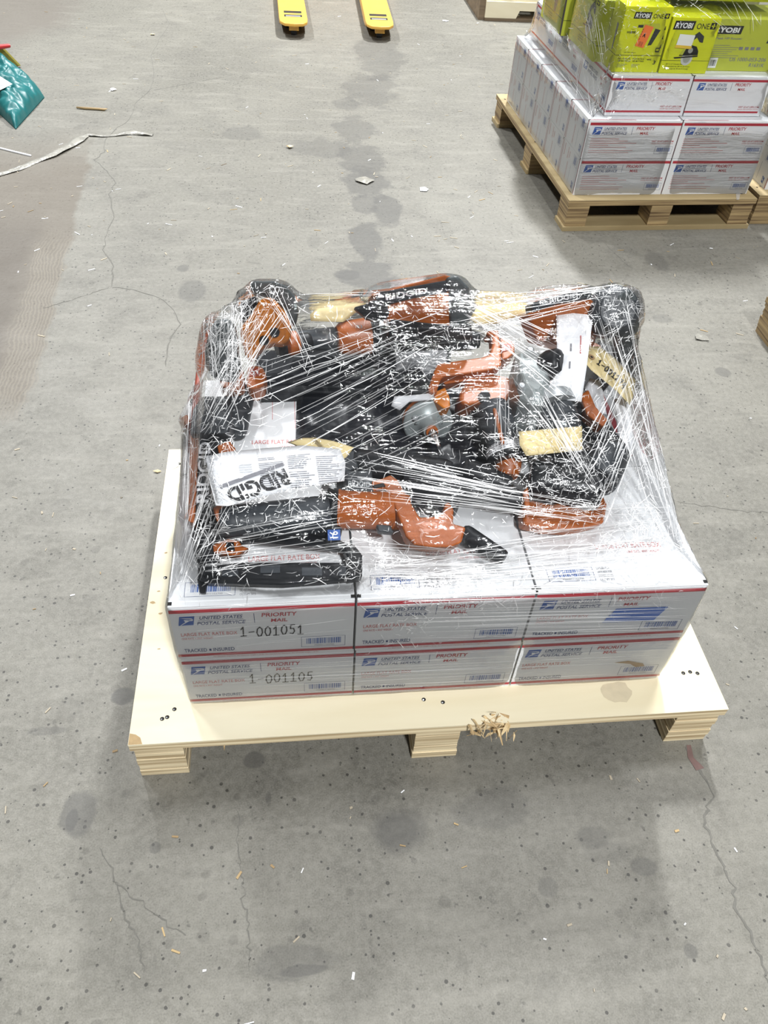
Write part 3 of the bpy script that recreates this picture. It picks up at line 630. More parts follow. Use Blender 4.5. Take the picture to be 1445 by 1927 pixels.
def art_press(mb, F, Lf, T, w, d, h):
    ryobi_logo(mb, F, -w*.03, h*.72, w*.30, h*.16, False)
    mb.text(F, '2 Peak HP Router', w*.0, h*.62, w*.30, h*.04, M['txtgrey'], .15, .01)
    for k in range(7): mb.quad(F, w*.02, h*(.50-.04*k), w*(.20+.04*((k*3) % 4)), h*(.508-.04*k), M['txtgrey'])
    for k in range(4): mb.quad(F, w*(.30+.06*k), h*.42, w*(.34+.06*k), h*.48, M['txtgrey'])
    mb.text(F, 'US 1000-053-206', w*.24, h*.20, w*.38, h*.075, M['txtgrey'], .1, .012); mb.text(F, 'R1631K', w*.46, h*.09, w*.16, h*.075, M['txtgrey'], .1, .012)
    mb.poly(F, [(w*.56, h*.56), (w*.72, h*.54), (w*.74, h*.68), (w*.68, h*.80), (w*.62, h*.80), (w*.58, h*.68)], M['char'])
    mb.quad(F, w*.04, h*.06, w*.12, h*.26, M['paper']); mb.bars(F, w*.05, h*.10, w*.11, h*.22, M['ink'], 14, 5, .0008)
def side_art(kind):
    def f(mb, F, Lf, T, w, d, h):
        mb.quad(Lf, 0, h*.27, d, h*.278, M['ink']); ryobi_logo(mb, Lf, d*.08, h*.84, d*.36, h*.10)
        if kind == 1: saw_picture(mb, Lf, d*.40, h*.30, d*.34)
        else: mb.poly(Lf, [(d*.52, h*.30), (d*.60, h*.28), (d*.66, h*.62), (d*.74, h*.95), (d*.44, h*.95), (d*.50, h*.6)], M['txtgrey'])
        for k in range(5): mb.text(Lf, ('18V Circular Saw', 'Scie circulaire', 'Sierra circular', '5-1/2 in', 'Kit')[k], d*.05, h*(.52-.045*k), d*(.22-.02*k), h*.022, M['txtgrey'])
        for k in range(3): mb.text(Lf, ('CUTTING CAPACITY', 'NO LOAD SPEED', 'WEIGHT 5.2 LB')[k], d*.30, h*(.2-.04*k), d*.2, h*.022, M['ink'], 0, .006)
        mb.quad(Lf, d*.93, 0, d, h, M['ink'] if kind == 2 else M['limedull'], e=.0004)
        mb.quad(F, 0, h*.27, w, h*.278, M['ink'])
    return f
r1 = rbox('inflator', .108, .135, .181, .11, .216, 'bright lime box with an orange paper tag and a hand inflator picture', 'lime', art=art_inflator)
mb = MB(); Fs = (V(.181*.40, -.0008, .216*.40), V(math.cos(-.2), 0, math.sin(-.2)), V(-math.sin(-.2), 0, math.cos(-.2)))
mb.quad(Fs, -.006, .002, .030, .074, M['tagorange'], .08, .0006); mb.text(Fs, 'A', .007, .036, .012, .013, M['ink'], 0, .05, .001); mb.bars(Fs, .004, .005, .020, .020, M['dullred'], 10, 3, .0009)
for k in range(5): mb.quad(Fs, -.002, .024+.008*k, .001, .029+.008*k, M['dullred'], 0, .0009)
c = mb.build('paper_tag', r1); c['label'] = 'orange paper tag with a black letter A'
r2_ = rbox('saw', .294, .128, .190, .16, .186, 'bright lime box with a barcode label above its circular saw picture', 'lime', art=art_saw)
mb = MB(); Fs = (V(.19*.20, -.0014, .186*.46), V(.998, 0, -.05), V(.05, 0, .998)); mb.quad(Fs, 0, .012, .062, .048, M['paper'], .05, .0010); mb.bars(Fs, .008, .016, .052, .036, M['ink'], 24, 8, .0007)
mb.text(Fs, 'SL-180-10033-00', .010, .041, .042, .003, M['ink'], 0, 0, .0007); mb.quad(Fs, -.002, .002, .064, .012, M['yellowtag'], .05, .0010); mb.text(Fs, 'RECONDITIONED', .004, .0045, .052, .005, M['ink'], 0, .03, .0007)
c = mb.build('barcode_label', r2_); c['label'] = 'white barcode label over a yellow strip'
rbox('router', .4915, .165, .40, .22, .176, 'wide dull lime box lettered US 1000-053-206, right of the circular saw box', 'limedull', art=art_press)
rbox('sawside', .0720, .250, .24, .295, .205, 'dull lime box with a circular saw picture on its aisle face, behind the orange-tagged box', 'limedull', art=side_art(1))
rbox('drillside', .0450, .585, .26, .30, .205, 'dull lime box with a black corner strip, rearmost on the aisle face', 'limedull', art=side_art(2))
rbox('rearmid', .335, .400, .38, .50, .20, 'lime box hidden in the middle of the wrapped lime box tier', 'limedull')
rbox('top', .245, .235, .50, .42, .16, 'bright lime box lying on top of the lime tier, cut by the top edge', 'lime', z=ZL + .217)
rbox('top2', .06, .62, .22, .25, .16, 'lime box upper tier at the aisle corner, above the black-striped box', 'limedull', z=ZL + .206, art=side_art(1))

# ------------------------------------------------------------------ pallet jack forks
t = thing('pallet_jack', P(640, 40, 0), 'yellow enamel pallet jack with two forks reaching in at the top edge', 'pallet jack')
for sx, xc, lean in ((-1, .385, -.075), (1, .925, .055)):
    mb = MB(); w = .088; y0 = 4.83; y1 = 6.05
    def fx(x, y): return xc + x + lean*(y - 4.9)*(.35 if sx > 0 else .28)
    out = [(-w, y0+.12), (-w*.95, y0+.055), (-w*.66, y0+.012), (0, y0), (w*.66, y0+.012), (w*.95, y0+.055), (w, y0+.12), (w, y1), (-w, y1)]
    mb.prism([V(fx(x, y), y, .085) for x, y in out], (0, 0, -.018), M['forky'])
    for s2 in (-1, 1): mb.prism([V(fx(s2*w, y0+.13), y0+.13, .082), V(fx(s2*w, y1), y1, .082), V(fx(s2*w, y1), y1, .035), V(fx(s2*w, y0+.30), y0+.30, .035), V(fx(s2*w, y0+.13), y0+.13, .05)], (-s2*.008, 0, 0), M['forky'])
    fk = mb.build('fork', t, .004)
    mb = MB()
    for yy, m in ((y0+.150, M['lgrey']), (y0+.235, M['gap'])): mb.prism([V(fx(-.056, yy), yy, .0856), V(fx(.056, yy), yy, .0856), V(fx(.056, yy+.05), yy+.05, .0856), V(fx(-.056, yy+.05), yy+.05, .0856)], (0, 0, -.0010), M['gap'])
    mb.prism([V(fx(-.046, y0+.155), y0+.155, .0861), V(fx(.046, y0+.155), y0+.155, .0861), V(fx(.046, y0+.178), y0+.178, .0861), V(fx(-.046, y0+.178), y0+.178, .0861)], (0, 0, -.0006), M['lgrey'])
    o = mb.build('slot', fk)
    mb = MB(); mb.lathe((fx(-.018, y0+.10), y0+.10, .032), (fx(.018, y0+.10), y0+.10, .032), [(0, .026), (.1, .031), (.9, .031), (1, .026)], M['rubber'], 18); mb.build('entry_roller', t)
    mb = MB(); mb.box((fx(-.03, y0+.05), y0+.05, .035), (fx(.03, y0+.05), y0+.085, .068), M['forky']); mb.build('roller_bracket', t)
    mb = MB(); mb.lathe((fx(-.05, y0+.26), y0+.26, .04), (fx(.05, y0+.26), y0+.26, .04), [(0, .036), (.05, .04), (.95, .04), (1, .036)], M['rubber'], 18); mb.build('load_roller', t)
mb = MB(); mb.box((.22, 6.02, .03), (1.15, 6.16, .34), M['forky']); mb.build('fork_bridge', t, .01)

# ------------------------------------------------------------------ teal mailer, strapping tool, floor scraps
t = thing('poly_mailer', P(20, 180, 0), 'teal plastic mailer bag with a white label lying on the floor', 'bag')
QA, QB, QC, QD = P(-95, 205, 0), P(30, 244, 0), P(84, 184, 0), P(2, 116, 0)
QA = QB + (QD - QC)
def bag(mb, QA, QB, QC, QD, hgt, m, seed, nU=26, nV=20, base=.004, wr=.012, flat=.45):
    for side in (1, -1):
        vs = []; fs = []
        for j in range(nV+1):
            for i in range(nU+1):
                a, b = i/nU, j/nV; p = QA.lerp(QB, a).lerp(QD.lerp(QC, a), b)
                k = (max(0, (1-(2*a-1)**4)*(1-(2*b-1)**4)))**flat
                if side > 0:
                    wv = noise.noise(Vector((p.x*9+seed, p.y*9, 0)))*wr*k + noise.noise(Vector((p.x*24+seed, p.y*34, 3)))*wr*.8*k - abs(noise.noise(Vector((p.x*15+p.y*9+seed, p.y*6, 9))))*wr*.9*k
                    p = p + V(0, 0, base + hgt*k + wv)
                else: p = p + V(0, 0, base*.25)
                vs.append(p)
        for j in range(nV):
            for i in range(nU):
                q_ = (j*(nU+1)+i, j*(nU+1)+i+1, (j+1)*(nU+1)+i+1, (j+1)*(nU+1)+i); fs.append(q_ if side > 0 else q_[::-1])
        mb.add(vs, fs, m, True)
mb = MB(); bag(mb, QA, QB, QC, QD, .092, M['teal'], 2, 60, 46, wr=.026)
mailer = mb.build('mailer_pouch', t)
mb = MB(); lab = [P(-40, 150, .10), P(-25, 128, .10), P(4, 146, .10), P(23, 158, .10), P(0, 169, .10), P(-35, 175, .10)]
mb.prism(lab, (0, 0, -.0015), M['paper'])
F = (P(-8, 164, .1005), V(1, .12, 0).normalized(), V(-.12, 1, 0).normalized())
for k in range(3): mb.quad(F, -.02, .012*k, .03, .012*k+.004, M['txtgrey'])
mb.build('address_label', t)
t = thing('strapping_tool', P(15, 110, 0), 'olive and red strapping tool handle beside the teal mailer at the picture edge', 'tool')
mb = MB(); p0, p1 = P(28, 125, .012), P(-6, 90, .10); s = V(.024, .006, 0)
mb.prism([p0 - s, p0 + s, p1 + s, p1 - s], (0, .03, -.006), M['olive']); mb.build('lever_arm', t, .003)
mb = MB(); mb.rod(P(-30, 92, .115), P(19, 86, .115), .016, .010, M['redplastic'], 14); mb.build('grip', t)
mb = MB(); f0 = P(14, 133, .0); mb.box((f0.x-.06, f0.y-.03, 0), (f0.x+.045, f0.y+.05, .010), M['greypaper']); mb.build('foot_plate', t)
mb = MB(); mb.lathe(P(2, 120, .02), P(12, 122, .02), [(0, .025), (1, .025)], M['black'], 14); mb.build('ratchet_wheel', t)

# twisted film scrap
mb = MB(); path = [(-30, 338), (0, 328), (35, 318), (70, 302), (100, 292), (125, 278), (150, 263), (165, 254), (195, 256), (220, 254), (245, 250), (270, 252), (291, 254)]
wd = [.012, .012, .013, .016, .019, .023, .025, .010, .008, .009, .015, .015, .009]; vs = []; fs = []; n = 6
pts = []; ws = []
for i in range(len(path)-1):
    for k in range(n): t_ = k/n; pts.append(P(path[i][0]*(1-t_)+path[i+1][0]*t_, path[i][1]*(1-t_)+path[i+1][1]*t_, .004)); ws.append(wd[i]*(1-t_)+wd[i+1]*t_)
K = 7
for i, p in enumerate(pts):
    d = (pts[min(i+1, len(pts)-1)] - pts[max(i-1, 0)]).normalized(); s = V(-d.y, d.x, 0)
    for k in range(K):
        a = math.pi*k/(K-1); vs.append(p + s*math.cos(a)*ws[i] + V(0, 0, -.003 + math.sin(a)*ws[i]*.3 + abs(noise.noise(Vector((i*.13, k*2.6, 0))))*.016))
    if i:
        for k in range(K-1): fs.append(((i-1)*K+k, (i-1)*K+k+1, i*K+k+1, i*K+k))
mb.add(vs, fs, M['film_scrap'], True)
tag(mb.build('film_scrap'), 'long twisted dirty strip of clear film lying across the floor', 'film scrap')
mb = MB(); mb.tube([P(-20, 272, .003), P(0, 279, .003), P(28, 286, .003), P(58, 293, .003)], .0045, M['paper'], 8)
tag(mb.build('cord'), 'short straight white cord on the floor beside the twisted film strip', 'cord')
mb = MB(); mb.tube([P(144, 202, .006), P(160, 203.5, .006), P(185, 205, .006), P(196, 206, .006), P(202, 204.5, .007)], [.004, .006, .0055, .006, .001], M['edged'], 8)
tag(mb.build('wood_stick'), 'broken brown wooden stick on the floor beyond the twisted film', 'stick')
def scrap(u, v, s, name, label, m, up=.006, seed=0, n=6):
    r_ = random.Random(seed); c = P(u, v, 0); mb = MB()
    pts = [c + V(math.cos(6.283*k/n)*s*r_.uniform(.6, 1.2), math.sin(6.283*k/n)*s*r_.uniform(.5, 1.1), up*r_.uniform(.2, 1) + .0012) for k in range(n)]
    mid = c + V(0, 0, up*1.3); b = [p - V(0, 0, .0008) for p in pts]
    mb.add(pts + [mid], [(k, (k+1) % n, n) for k in range(n)], m); mb.add(b + [mid - V(0, 0, .0008)], [((k+1) % n, k, n) for k in range(n)], m)
    return tag(mb.build(name), label, 'scrap')
scrap(797, 357, .030, 'paper_scrap', 'flat torn white paper scrap on the floor, close to the wrapped white cartons', M['paper'], .004, 3, 5)
scrap(686, 341, .042, 'film_scrap', 'crumpled clear film scrap lying in the dark oil stain', M['film_scrap'], .008, 6, 9)
scrap(214, 170, .020, 'paper_scrap', 'tiny white paper scrap near the broken wooden stick', M['paper'], .010, 8)
scrap(297, 888, .011, 'wood_chip', 'small square pale wood chip left of the tool pallet', M['splinter'], .005, 9, 4)
scrap(545, 278, .022, 'wood_chip', 'narrow tan wood chip standing alone in the aisle, past the film strip end', M['splinter'], .010, 12, 4)
scrap(288, 66, .018, 'wood_chip', 'pale wood chip far up the aisle near the top edge', M['splinter'], .006, 14, 5)
scrap(838, 40, .02, 'paper_scrap', 'thin white scrap right of the pallet jack fork', M['paper'], .004, 15, 5)
scrap(1320, 636, .03, 'film_scrap', 'small shiny film scrap on the bare floor right of the tool bundle', M['film_scrap'], .006, 18, 7)
mb = MB(); r_ = random.Random(99)
for k in range(420):
    u = r_.uniform(-20, 1460); v = r_.choice((r_.uniform(20, 520), r_.uniform(20, 520), r_.uniform(20, 1927))); c = P(u, v, .0016)
    if (-.05 < c.x < 1.22 and -.05 < c.y < .88) or (c.x > 1.38 and 2.24 < c.y < 3.7): continue
    a = r_.gauss(.3, 1.0); l = r_.uniform(.002, .016 if v < 700 else .008); w = r_.uniform(.0008, .0028); d = V(math.cos(a), math.sin(a), 0)*l; s = V(-d.y, d.x, 0).normalized()*w
    mb.prism([c - d - s, c + d - s*.5, c + d + s, c - d + s*.7], (0, 0, -.0012), r_.choice((M['fleck'], M['fleck'], M['fleck'], M['edged'], M['paper'])))
tag(mb.build('floor_debris'), 'scattered tiny wood splinters and paper flecks over the concrete floor', 'debris', kind='stuff')

# ------------------------------------------------------------------ the tools on the pallet
ZT = H + .3015 + .0016      # top of the cartons
LOAD = []
def tool(name, u, v, z, label, cat='power tool'):
    t = thing(name, P(u, v, z), label, cat, 'orange and black power tools in the film'); LOAD.append(t); return t
def slab(t, name, px, z, th, m, bev=.004, tilt=None):
    """outline on a horizontal plane at height z, th thick downwards; px may carry a height of its own per point"""
    pts = [P(p[0], p[1], p[2] if len(p) > 2 else z) for p in px]; mb = MB(); mb.prism(pts, (0, th*.55, -th), M[m]); return mb.build(name, t, bev, 3)
def wall_slab(t, name, px, y, th, m, bev=.005):
    pts = [PY(u, v, y) for u, v in px]; mb = MB(); mb.prism(pts, (0, th*.8, -th*.62), M[m]); return mb.build(name, t, bev, 3)
def part_rod(t, name, a, b, r0, r1, m, rndd=.12, seg=24):
    mb = MB(); mb.rod(P(*a), P(*b), r0, r1, M[m], seg, rndd); return mb.build(name, t)
def ptext(parent, name, s, a, b, z, hgt, m, sl=0.0, bold=.02, plane=None, y=None, lift=.0008):
    A = P(*a, z) if y is None else PY(*a, y); B = P(*b, z) if y is None else PY(*b, y)
    ex = (B - A); w = ex.length; ex.normalize(); nrm = V(0, 0, 1) if y is None else V(0, -1, 0); ey = nrm.cross(ex)
    mb = MB(); mb.text((A, ex, ey), s, 0, 0, w, hgt, M[m], sl, bold, lift); return mb.build(name, parent)

# black bag in the middle of the load, its black also filling the shaded void
t = thing('black_bag', P(700, 790, ZT), 'black plastic bag also filling the shaded void in the middle of the tool load', 'bag'); LOAD.append(t)
mb = MB(); bag(mb, P(555, 900, ZT), P(955, 905, ZT), P(935, 715, ZT), P(560, 715, ZT), .035, M['bag'], 5, 34, 26, wr=.012); mb.build('pouch', t)
t = thing('void_filler', P(600, 705, ZT), 'low black block filling the shaded void behind the black bag, under the long film strands', 'case'); LOAD.append(t)  # black block standing in for the shade of the hollow
mb = MB(); A, B_, C_, D_ = P(480, 718, ZT+.06), P(850, 708, ZT+.06), P(850, 650, ZT+.06), P(480, 655, ZT+.06); mb.prism([A, B_, C_, D_], (0, 0, -.0595), M['bag']); mb.build('shell', t, .012)

# 1 brad nailer with long black magazine, front corner
t = tool('magazine_nailer', 520, 1060, ZT, 'black nailer with a long windowed magazine frame and orange latch, front corner of load')
slab(t, 'magazine_rail', [(372, 1066), (400, 1058), (640, 1058), (681, 1062), (681, 1088), (600, 1096), (530, 1101), (390, 1097), (372, 1090)], ZT+.030, .028, 'black')
z = ZT+.0312
for u0, u1, va, vb in ((418, 448, 1067, 1084), (490, 527, 1063, 1078), (568, 606, 1068, 1083), (637, 654, 1066, 1084)):
    mb = MB(); mb.prism([P(u0, va, z), P(u1, va, z), P(u1, vb, z), P(u0, vb, z)], (0, 0, -.001), M['char']); mb.build('magazine_window', t)
slab(t, 'upper_rail', [(395, 1010), (460, 1000), (560, 1002), (640, 1016), (668, 1030), (660, 1040), (632, 1034), (560, 1026), (465, 1018), (398, 1026)], ZT+.042, .022, 'black')
slab(t, 'end_post', [(640, 1018), (668, 1026), (682, 1044), (682, 1086), (654, 1090), (654, 1050)], ZT+.043, .038, 'black')
o = slab(t, 'latch', [(398, 1026), (410, 1020), (430, 1013), (450, 1017), (455, 1027), (469, 1030), (458, 1037), (447, 1045), (420, 1043), (402, 1040)], ZT+.050, .025, 'orange'); o['label'] = 'orange latch'
slab(t, 'latch_insert', [(425, 1020), (440, 1020), (442, 1037), (426, 1036)], ZT+.0515, .004, 'black', .001)
part_rod(t, 'motor_housing', (415, 985, ZT+.06), (620, 968, ZT+.06), .030, .034, 'char')
part_rod(t, 'drive_barrel', (390, 1000, ZT+.04), (398, 1085, ZT+.03), .017, .015, 'black')
slab(t, 'nose_tip', [(371, 1088), (390, 1090), (386, 1116), (376, 1116)], ZT+.014, .013, 'black', .002)
b = slab(t, 'gauge_badge', [(616, 997), (640, 996), (641, 1016), (617, 1017)], ZT+.068, .003, 'blue', .0005); b['label'] = 'blue badge reading 16'
ptext(b, 'badge_number', '16', (636, 1013), (635, 1000), ZT+.0683, .014, 'paper')
part_rod(t, 'trigger_arm', (560, 985, ZT+.045), (640, 1005, ZT+.045), .016, .014, 'black')

# 2 tool standing along the left flank
t = tool('long_nailer', 380, 890, ZT, 'nailer on edge at the left flank with orange stripe and vertical white lettering')
slab(t, 'battery_base', [(357, 815), (362, 770), (380, 745), (430, 745), (438, 790), (430, 815)], ZT+.085, .07, 'char')
slab(t, 'housing', [(372, 815), (420, 812), (412, 850), (400, 965), (366, 985), (358, 975)], ZT+.055, .05, 'black')
o = slab(t, 'side_stripe', [(356, 818), (372, 816), (373, 840), (366, 985), (353, 980), (356, 880)], ZT+.062, .055, 'orange'); o['label'] = 'orange stripe'
ptext(t, 'lettering', 'RIDGID', (392, 946), (396, 832), ZT+.0555, .022, 'paper')
slab(t, 'magazine_foot', [(360, 985), (410, 965), (415, 1000), (395, 1050), (375, 1070), (362, 1030)], ZT+.03, .029, 'black')
slab(t, 'collar', [(408, 838), (432, 828), (444, 845), (430, 858), (412, 855)], ZT+.075, .03, 'orange')
slab(t, 'bumper', [(400, 955), (418, 945), (425, 970), (408, 982)], ZT+.07, .03, 'orange')
t = tool('edge_strip', 358, 730, ZT, 'long narrow dull red strip upright along the left film edge', 'strip')
mb = MB(); mb.tube([P(362, 850, ZT+.02), P(367, 790, ZT+.04), P(376, 700, ZT+.05), P(392, 625, ZT+.055)], [.010, .009, .008, .006], M['dullred'], 8); mb.build('strip_bar', t)
o = slab(t, 'orange_tip', [(340, 785), (352, 778), (358, 792), (350, 802)], ZT+.04, .03, 'orange')

# 3 framing nailer, front centre
t = tool('framing_nailer', 740, 960, ZT, 'orange nailer with a C-shaped handle lying in the front middle of the load')
mb = MB(); mb.lathe(P(622, 958, ZT+.042), P(770, 962, ZT+.042), [(0, .030), (.04, .036), (.12, .037), (.13, .035), (.92, .034), (1, .028)], M['orange'], 28); mb.build('motor_housing', t)
mb = MB(); mb.lathe(P(612, 957, ZT+.042), P(636, 958, ZT+.042), [(0, .030), (.2, .0375), (1, .0375)], M['black'], 28); mb.build('front_collar', t)
slab(t, 'battery_pack', [(648, 885), (700, 885), (704, 925), (652, 922)], ZT+.075, .06, 'char')
ptext(t, 'lettering', 'RIDGID', (655, 915), (697, 917), ZT+.0755, .014, 'lgrey')
o = slab(t, 'handle', [(697, 906), (718, 900), (735, 893), (748, 902), (770, 940), (790, 973), (815, 972), (834, 966), (838, 946), (846, 945), (854, 958), (853, 985), (877, 992), (869, 1020), (850, 1029), (805, 1029), (778, 1024), (764, 1010), (748, 966), (733, 925), (722, 918), (700, 924)], ZT+.075, .035, 'orange', .006)
slab(t, 'trigger', [(700, 913), (722, 908), (726, 915), (704, 919)], ZT+.077, .01, 'black', .002)
slab(t, 'latch_plate', [(708, 986), (735, 988), (742, 1002), (712, 1000)], ZT+.070, .02, 'char', .003)
part_rod(t, 'magazine_rail', (868, 1004, ZT+.030), (950, 1050, ZT+.022), .020, .014, 'black')
part_rod(t, 'grip_sleeve', (770, 925, ZT+.05), (860, 955, ZT+.05), .022, .022, 'black')
part_rod(t, 'drive_barrel', (760, 900, ZT+.055), (985, 945, ZT+.045), .024, .022, 'black')
t = tool('black_nailer', 820, 870, ZT, 'black glossy nailer body lying behind the orange C-shaped handle', 'power tool')
part_rod(t, 'motor_housing', (665, 872, ZT+.050), (850, 890, ZT+.048), .028, .026, 'black')
part_rod(t, 'magazine_rail', (870, 885, ZT+.06), (960, 915, ZT+.05), .026, .020, 'black')
slab(t, 'battery_pack', [(612, 862), (668, 846), (675, 880), (640, 890), (620, 885)], ZT+.07, .05, 'char')

# 4 tool front right
t = tool('compact_nailer', 1070, 940, ZT, 'black tool with an orange foot lying toward the right front of the load')
o = slab(t, 'foot', [(984, 948), (1000, 940), (1044, 950), (1052, 916), (1064, 912), (1072, 946), (1110, 944), (1136, 932), (1144, 950), (1137, 984), (1085, 998), (1030, 996), (985, 986)], ZT+.040, .036, 'orange', .006)
part_rod(t, 'motor_housing', (995, 900, ZT+.065), (1130, 925, ZT+.062), .036, .040, 'black')
part_rod(t, 'rear_cap', (1120, 905, ZT+.07), (1155, 850, ZT+.07), .040, .034, 'char')
o = slab(t, 'side_rib', [(984, 925), (994, 915), (998, 950), (988, 955)], ZT+.07, .04, 'orange', .003)
part_rod(t, 'battery_pack', (1040, 870, ZT+.075), (1110, 885, ZT+.075), .036, .036, 'black')

# 5 pneumatic nailer with grey end cap
t = tool('pneumatic_nailer', 850, 740, ZT, 'orange pneumatic nailer with grey disc end cap and steel air plug, centre of load')
o = slab(t, 'handle', [(822, 684), (860, 678), (905, 672), (921, 667), (927, 648), (926, 630), (917, 629), (916, 623), (938, 619), (941, 640), (944, 668), (944, 688), (926, 695), (880, 702), (832, 708), (824, 730), (822, 738), (808, 738), (806, 729), (814, 706)], ZT+.135, .034, 'orange', .006)
slab(t, 'tool_head', [(941, 634), (962, 640), (969, 650), (969, 664), (956, 674), (945, 676)], ZT+.130, .05, 'orange')
bq = slab(t, 'gauge_badge', [(944, 648), (962, 645), (963, 657), (945, 662)], ZT+.1315, .002, 'dullred', .0005)
ptext(bq, 'badge_number', '21', (948, 657), (960, 654), ZT+.1316, .010, 'paper')
slab(t, 'grip_neck', [(822, 735), (838, 728), (846, 745), (848, 765), (835, 768), (815, 752)], ZT+.115, .05, 'amber')
slab(t, 'lower_arm', [(832, 712), (880, 706), (932, 698), (930, 706), (880, 715), (836, 722)], ZT+.11, .03, 'orange')
c0 = P(806, 797, ZT+.062); ax = V(.06, -.96, .20).normalized()
mb = MB(); mb.lathe(c0 + ax*-.105, c0 + ax*-.010, [(0, .043), (.05, .047), (1, .047)], M['black'], 32); mb.build('handle_sleeve', t)
mb = MB(); mb.lathe(c0 + ax*-.022, c0 + ax*-.012, [(0, .0485), (1, .0485)], M['orange'], 32); mb.build('gasket', t)
mb = MB(); mb.lathe(c0 + ax*-.012, c0 + ax*.030, [(0, .046), (.1, .050), (.26, .050), (.33, .045), (.36, .026), (.7, .018), (1, .016)], M['grey'], 36)
for k in range(3):
    th = .5 + 2.094*k; rr = V(math.cos(th), .06*math.cos(th), math.sin(th))
    p = c0 + ax*.001 + rr*.034; mb.lathe(p, p + ax*.006, [(0, .006), (.8, .0055), (1, .003)], M['lgrey'], 14)
    q0 = c0 + ax*.0035 + rr*.016; q1 = c0 + ax*.0035 + rr*.028; sd = ax.cross(rr).normalized()*.010
    mb.prism([q0 - sd*.5, q0 + sd*.5, q1 + sd, q1 - sd], ax*.004, M['grey'])
cap = mb.build('end_cap', t)
mb = MB(); mb.lathe(c0 + ax*.028, c0 + ax*.036, [(0, .012), (1, .012)], M['orange'], 18); mb.build('thread_seal', t)
mb = MB(); mb.lathe(c0 + ax*.034, c0 + ax*.100, [(0, .008), (.18, .0085), (.2, .0065), (.35, .0065), (.37, .009), (.50, .009), (.52, .006), (.72, .006), (.74, .0045), (1, .004)], M['steel'], 16); mb.build('air_plug', t)

# 6 nailer with grey cast head
t = tool('cast_head_nailer', 1010, 720, ZT, 'nailer with a faceted grey cast head and round black exhaust knob')
mb = MB(); pts = [(968, 668), (985, 660), (1010, 664), (1024, 676), (1036, 700), (1034, 735), (1020, 760), (1000, 762), (978, 748), (966, 715)]
base = [P(u, v, ZT+.150) for u, v in pts]; ctr = sum(base, V(0, 0, 0))/len(base)
top = [ctr + (p - ctr)*.72 + V(0, 0, .018) for p in base]; low = [ctr + (p - ctr)*1.10 - V(0, 0, .09) for p in base]; n = len(base)
mb.add(top + base + low, [tuple(range(n-1, -1, -1))] + [(i, (i+1) % n, n+(i+1) % n, n+i) for i in range(n)] + [(n+i, n+(i+1) % n, 2*n+(i+1) % n, 2*n+i) for i in range(n)] + [tuple(range(2*n, 3*n))], M['grey'])
mb.build('cast_head', t, .004)
mb = MB(); k0 = P(1020, 690, ZT+.155); kd = V(.75, -.45, .5).normalized(); mb.lathe(k0, k0 + kd*.045, [(0, .024), (.3, .030), (.75, .031), (.9, .027), (1, .018)], M['black'], 28); mb.build('exhaust_knob', t)
for u, v in ((980, 730), (996, 662)):
    mb = MB(); p = P(u, v, ZT+.160); mb.lathe(p, p + V(0, -.3, 1).normalized()*.010, [(0, .008), (.8, .008), (1, .005)], M['lgrey'], 12); mb.build('bolt', t)
mb = MB(); mb.rod(P(1040, 765, ZT+.12), P(1065, 850, ZT+.07), .042, .044, M['char'], 28); mb.build('cylinder_housing', t)
mb = MB(); mb.lathe(P(1035, 752, ZT+.125), P(1041, 770, ZT+.118), [(0, .046), (1, .048)], M['lgrey'], 28); mb.build('cylinder_ring', t)
slab(t, 'side_arm', [(1092, 742), (1108, 732), (1122, 765), (1145, 790), (1135, 802), (1105, 780)], ZT+.115, .05, 'orange')
part_rod(t, 'magazine_rail', (1085, 770, ZT+.08), (1165, 860, ZT+.05), .030, .026, 'black')

# 7 tube-bodied tool with a warning label ring
t = tool('tube_nailer', 940, 820, ZT, 'dark tube-bodied tool ringed by a white warning label, orange tip below')
mb = MB(); mb.lathe(P(925, 765, ZT+.105), P(955, 852, ZT+.072), [(0, .030), (.1, .033), (.9, .033), (1, .036)], M['char'], 28); mb.build('barrel', t)
a, b_ = P(951, 842, ZT+.075), P(958, 868, ZT+.063)
mb = MB(); mb.lathe(a, a.lerp(b_, .62), [(0, .0385), (1, .0410)], M['paper'], 32); lab = mb.build('warning_label', t); lab['label'] = 'white ring label with lines of black print'
mb = MB(); d = (b_ - a).normalized(); s1 = d.orthogonal().normalized(); s2 = d.cross(s1)
for j in range(4):
    for k in range(40):
        if (k + j*3) % 7 == 0: continue
        th0 = 2*math.pi*k/40; th1 = th0 + .11; r = .0418; cc = a.lerp(b_, .08 + .13*j); c2 = a.lerp(b_, .12 + .13*j)
        f = lambda th, c: c + (s1*math.cos(th) + s2*math.sin(th))*r
        mb.add([f(th0, cc), f(th1, cc), f(th1, c2), f(th0, c2)], [(0, 1, 2, 3)], M['ink'])
mb.build('print', lab)
mb = MB(); mb.lathe(a.lerp(b_, .62), b_, [(0, .0413), (.8, .040), (1, .033)], M['black'], 32); mb.build('rubber_ring', t)
mb = MB(); mb.lathe(P(956, 866, ZT+.055), P(955, 898, ZT+.040), [(0, .026), (.6, .025), (1, .018)], M['orange'], 24); mb.build('tip', t)
slab(t, 'body', [(866, 738), (880, 712), (930, 704), (958, 708), (968, 735), (955, 752), (930, 760), (905, 757), (878, 762), (865, 755)], ZT+.105, .06, 'orange', .012)
mb = MB(); p = P(910, 748, ZT+.11); mb.lathe(p, p + V(0, -.6, .8)*.012, [(0, .012), (1, .011)], M['black'], 16); mb.build('button', t)
part_rod(t, 'side_rail', (930, 770, ZT+.125), (946, 835, ZT+.11), .004, .004, 'orange')
slab(t, 'nose', [(884, 762), (915, 758), (920, 790), (905, 830), (895, 800)], ZT+.07, .04, 'black')

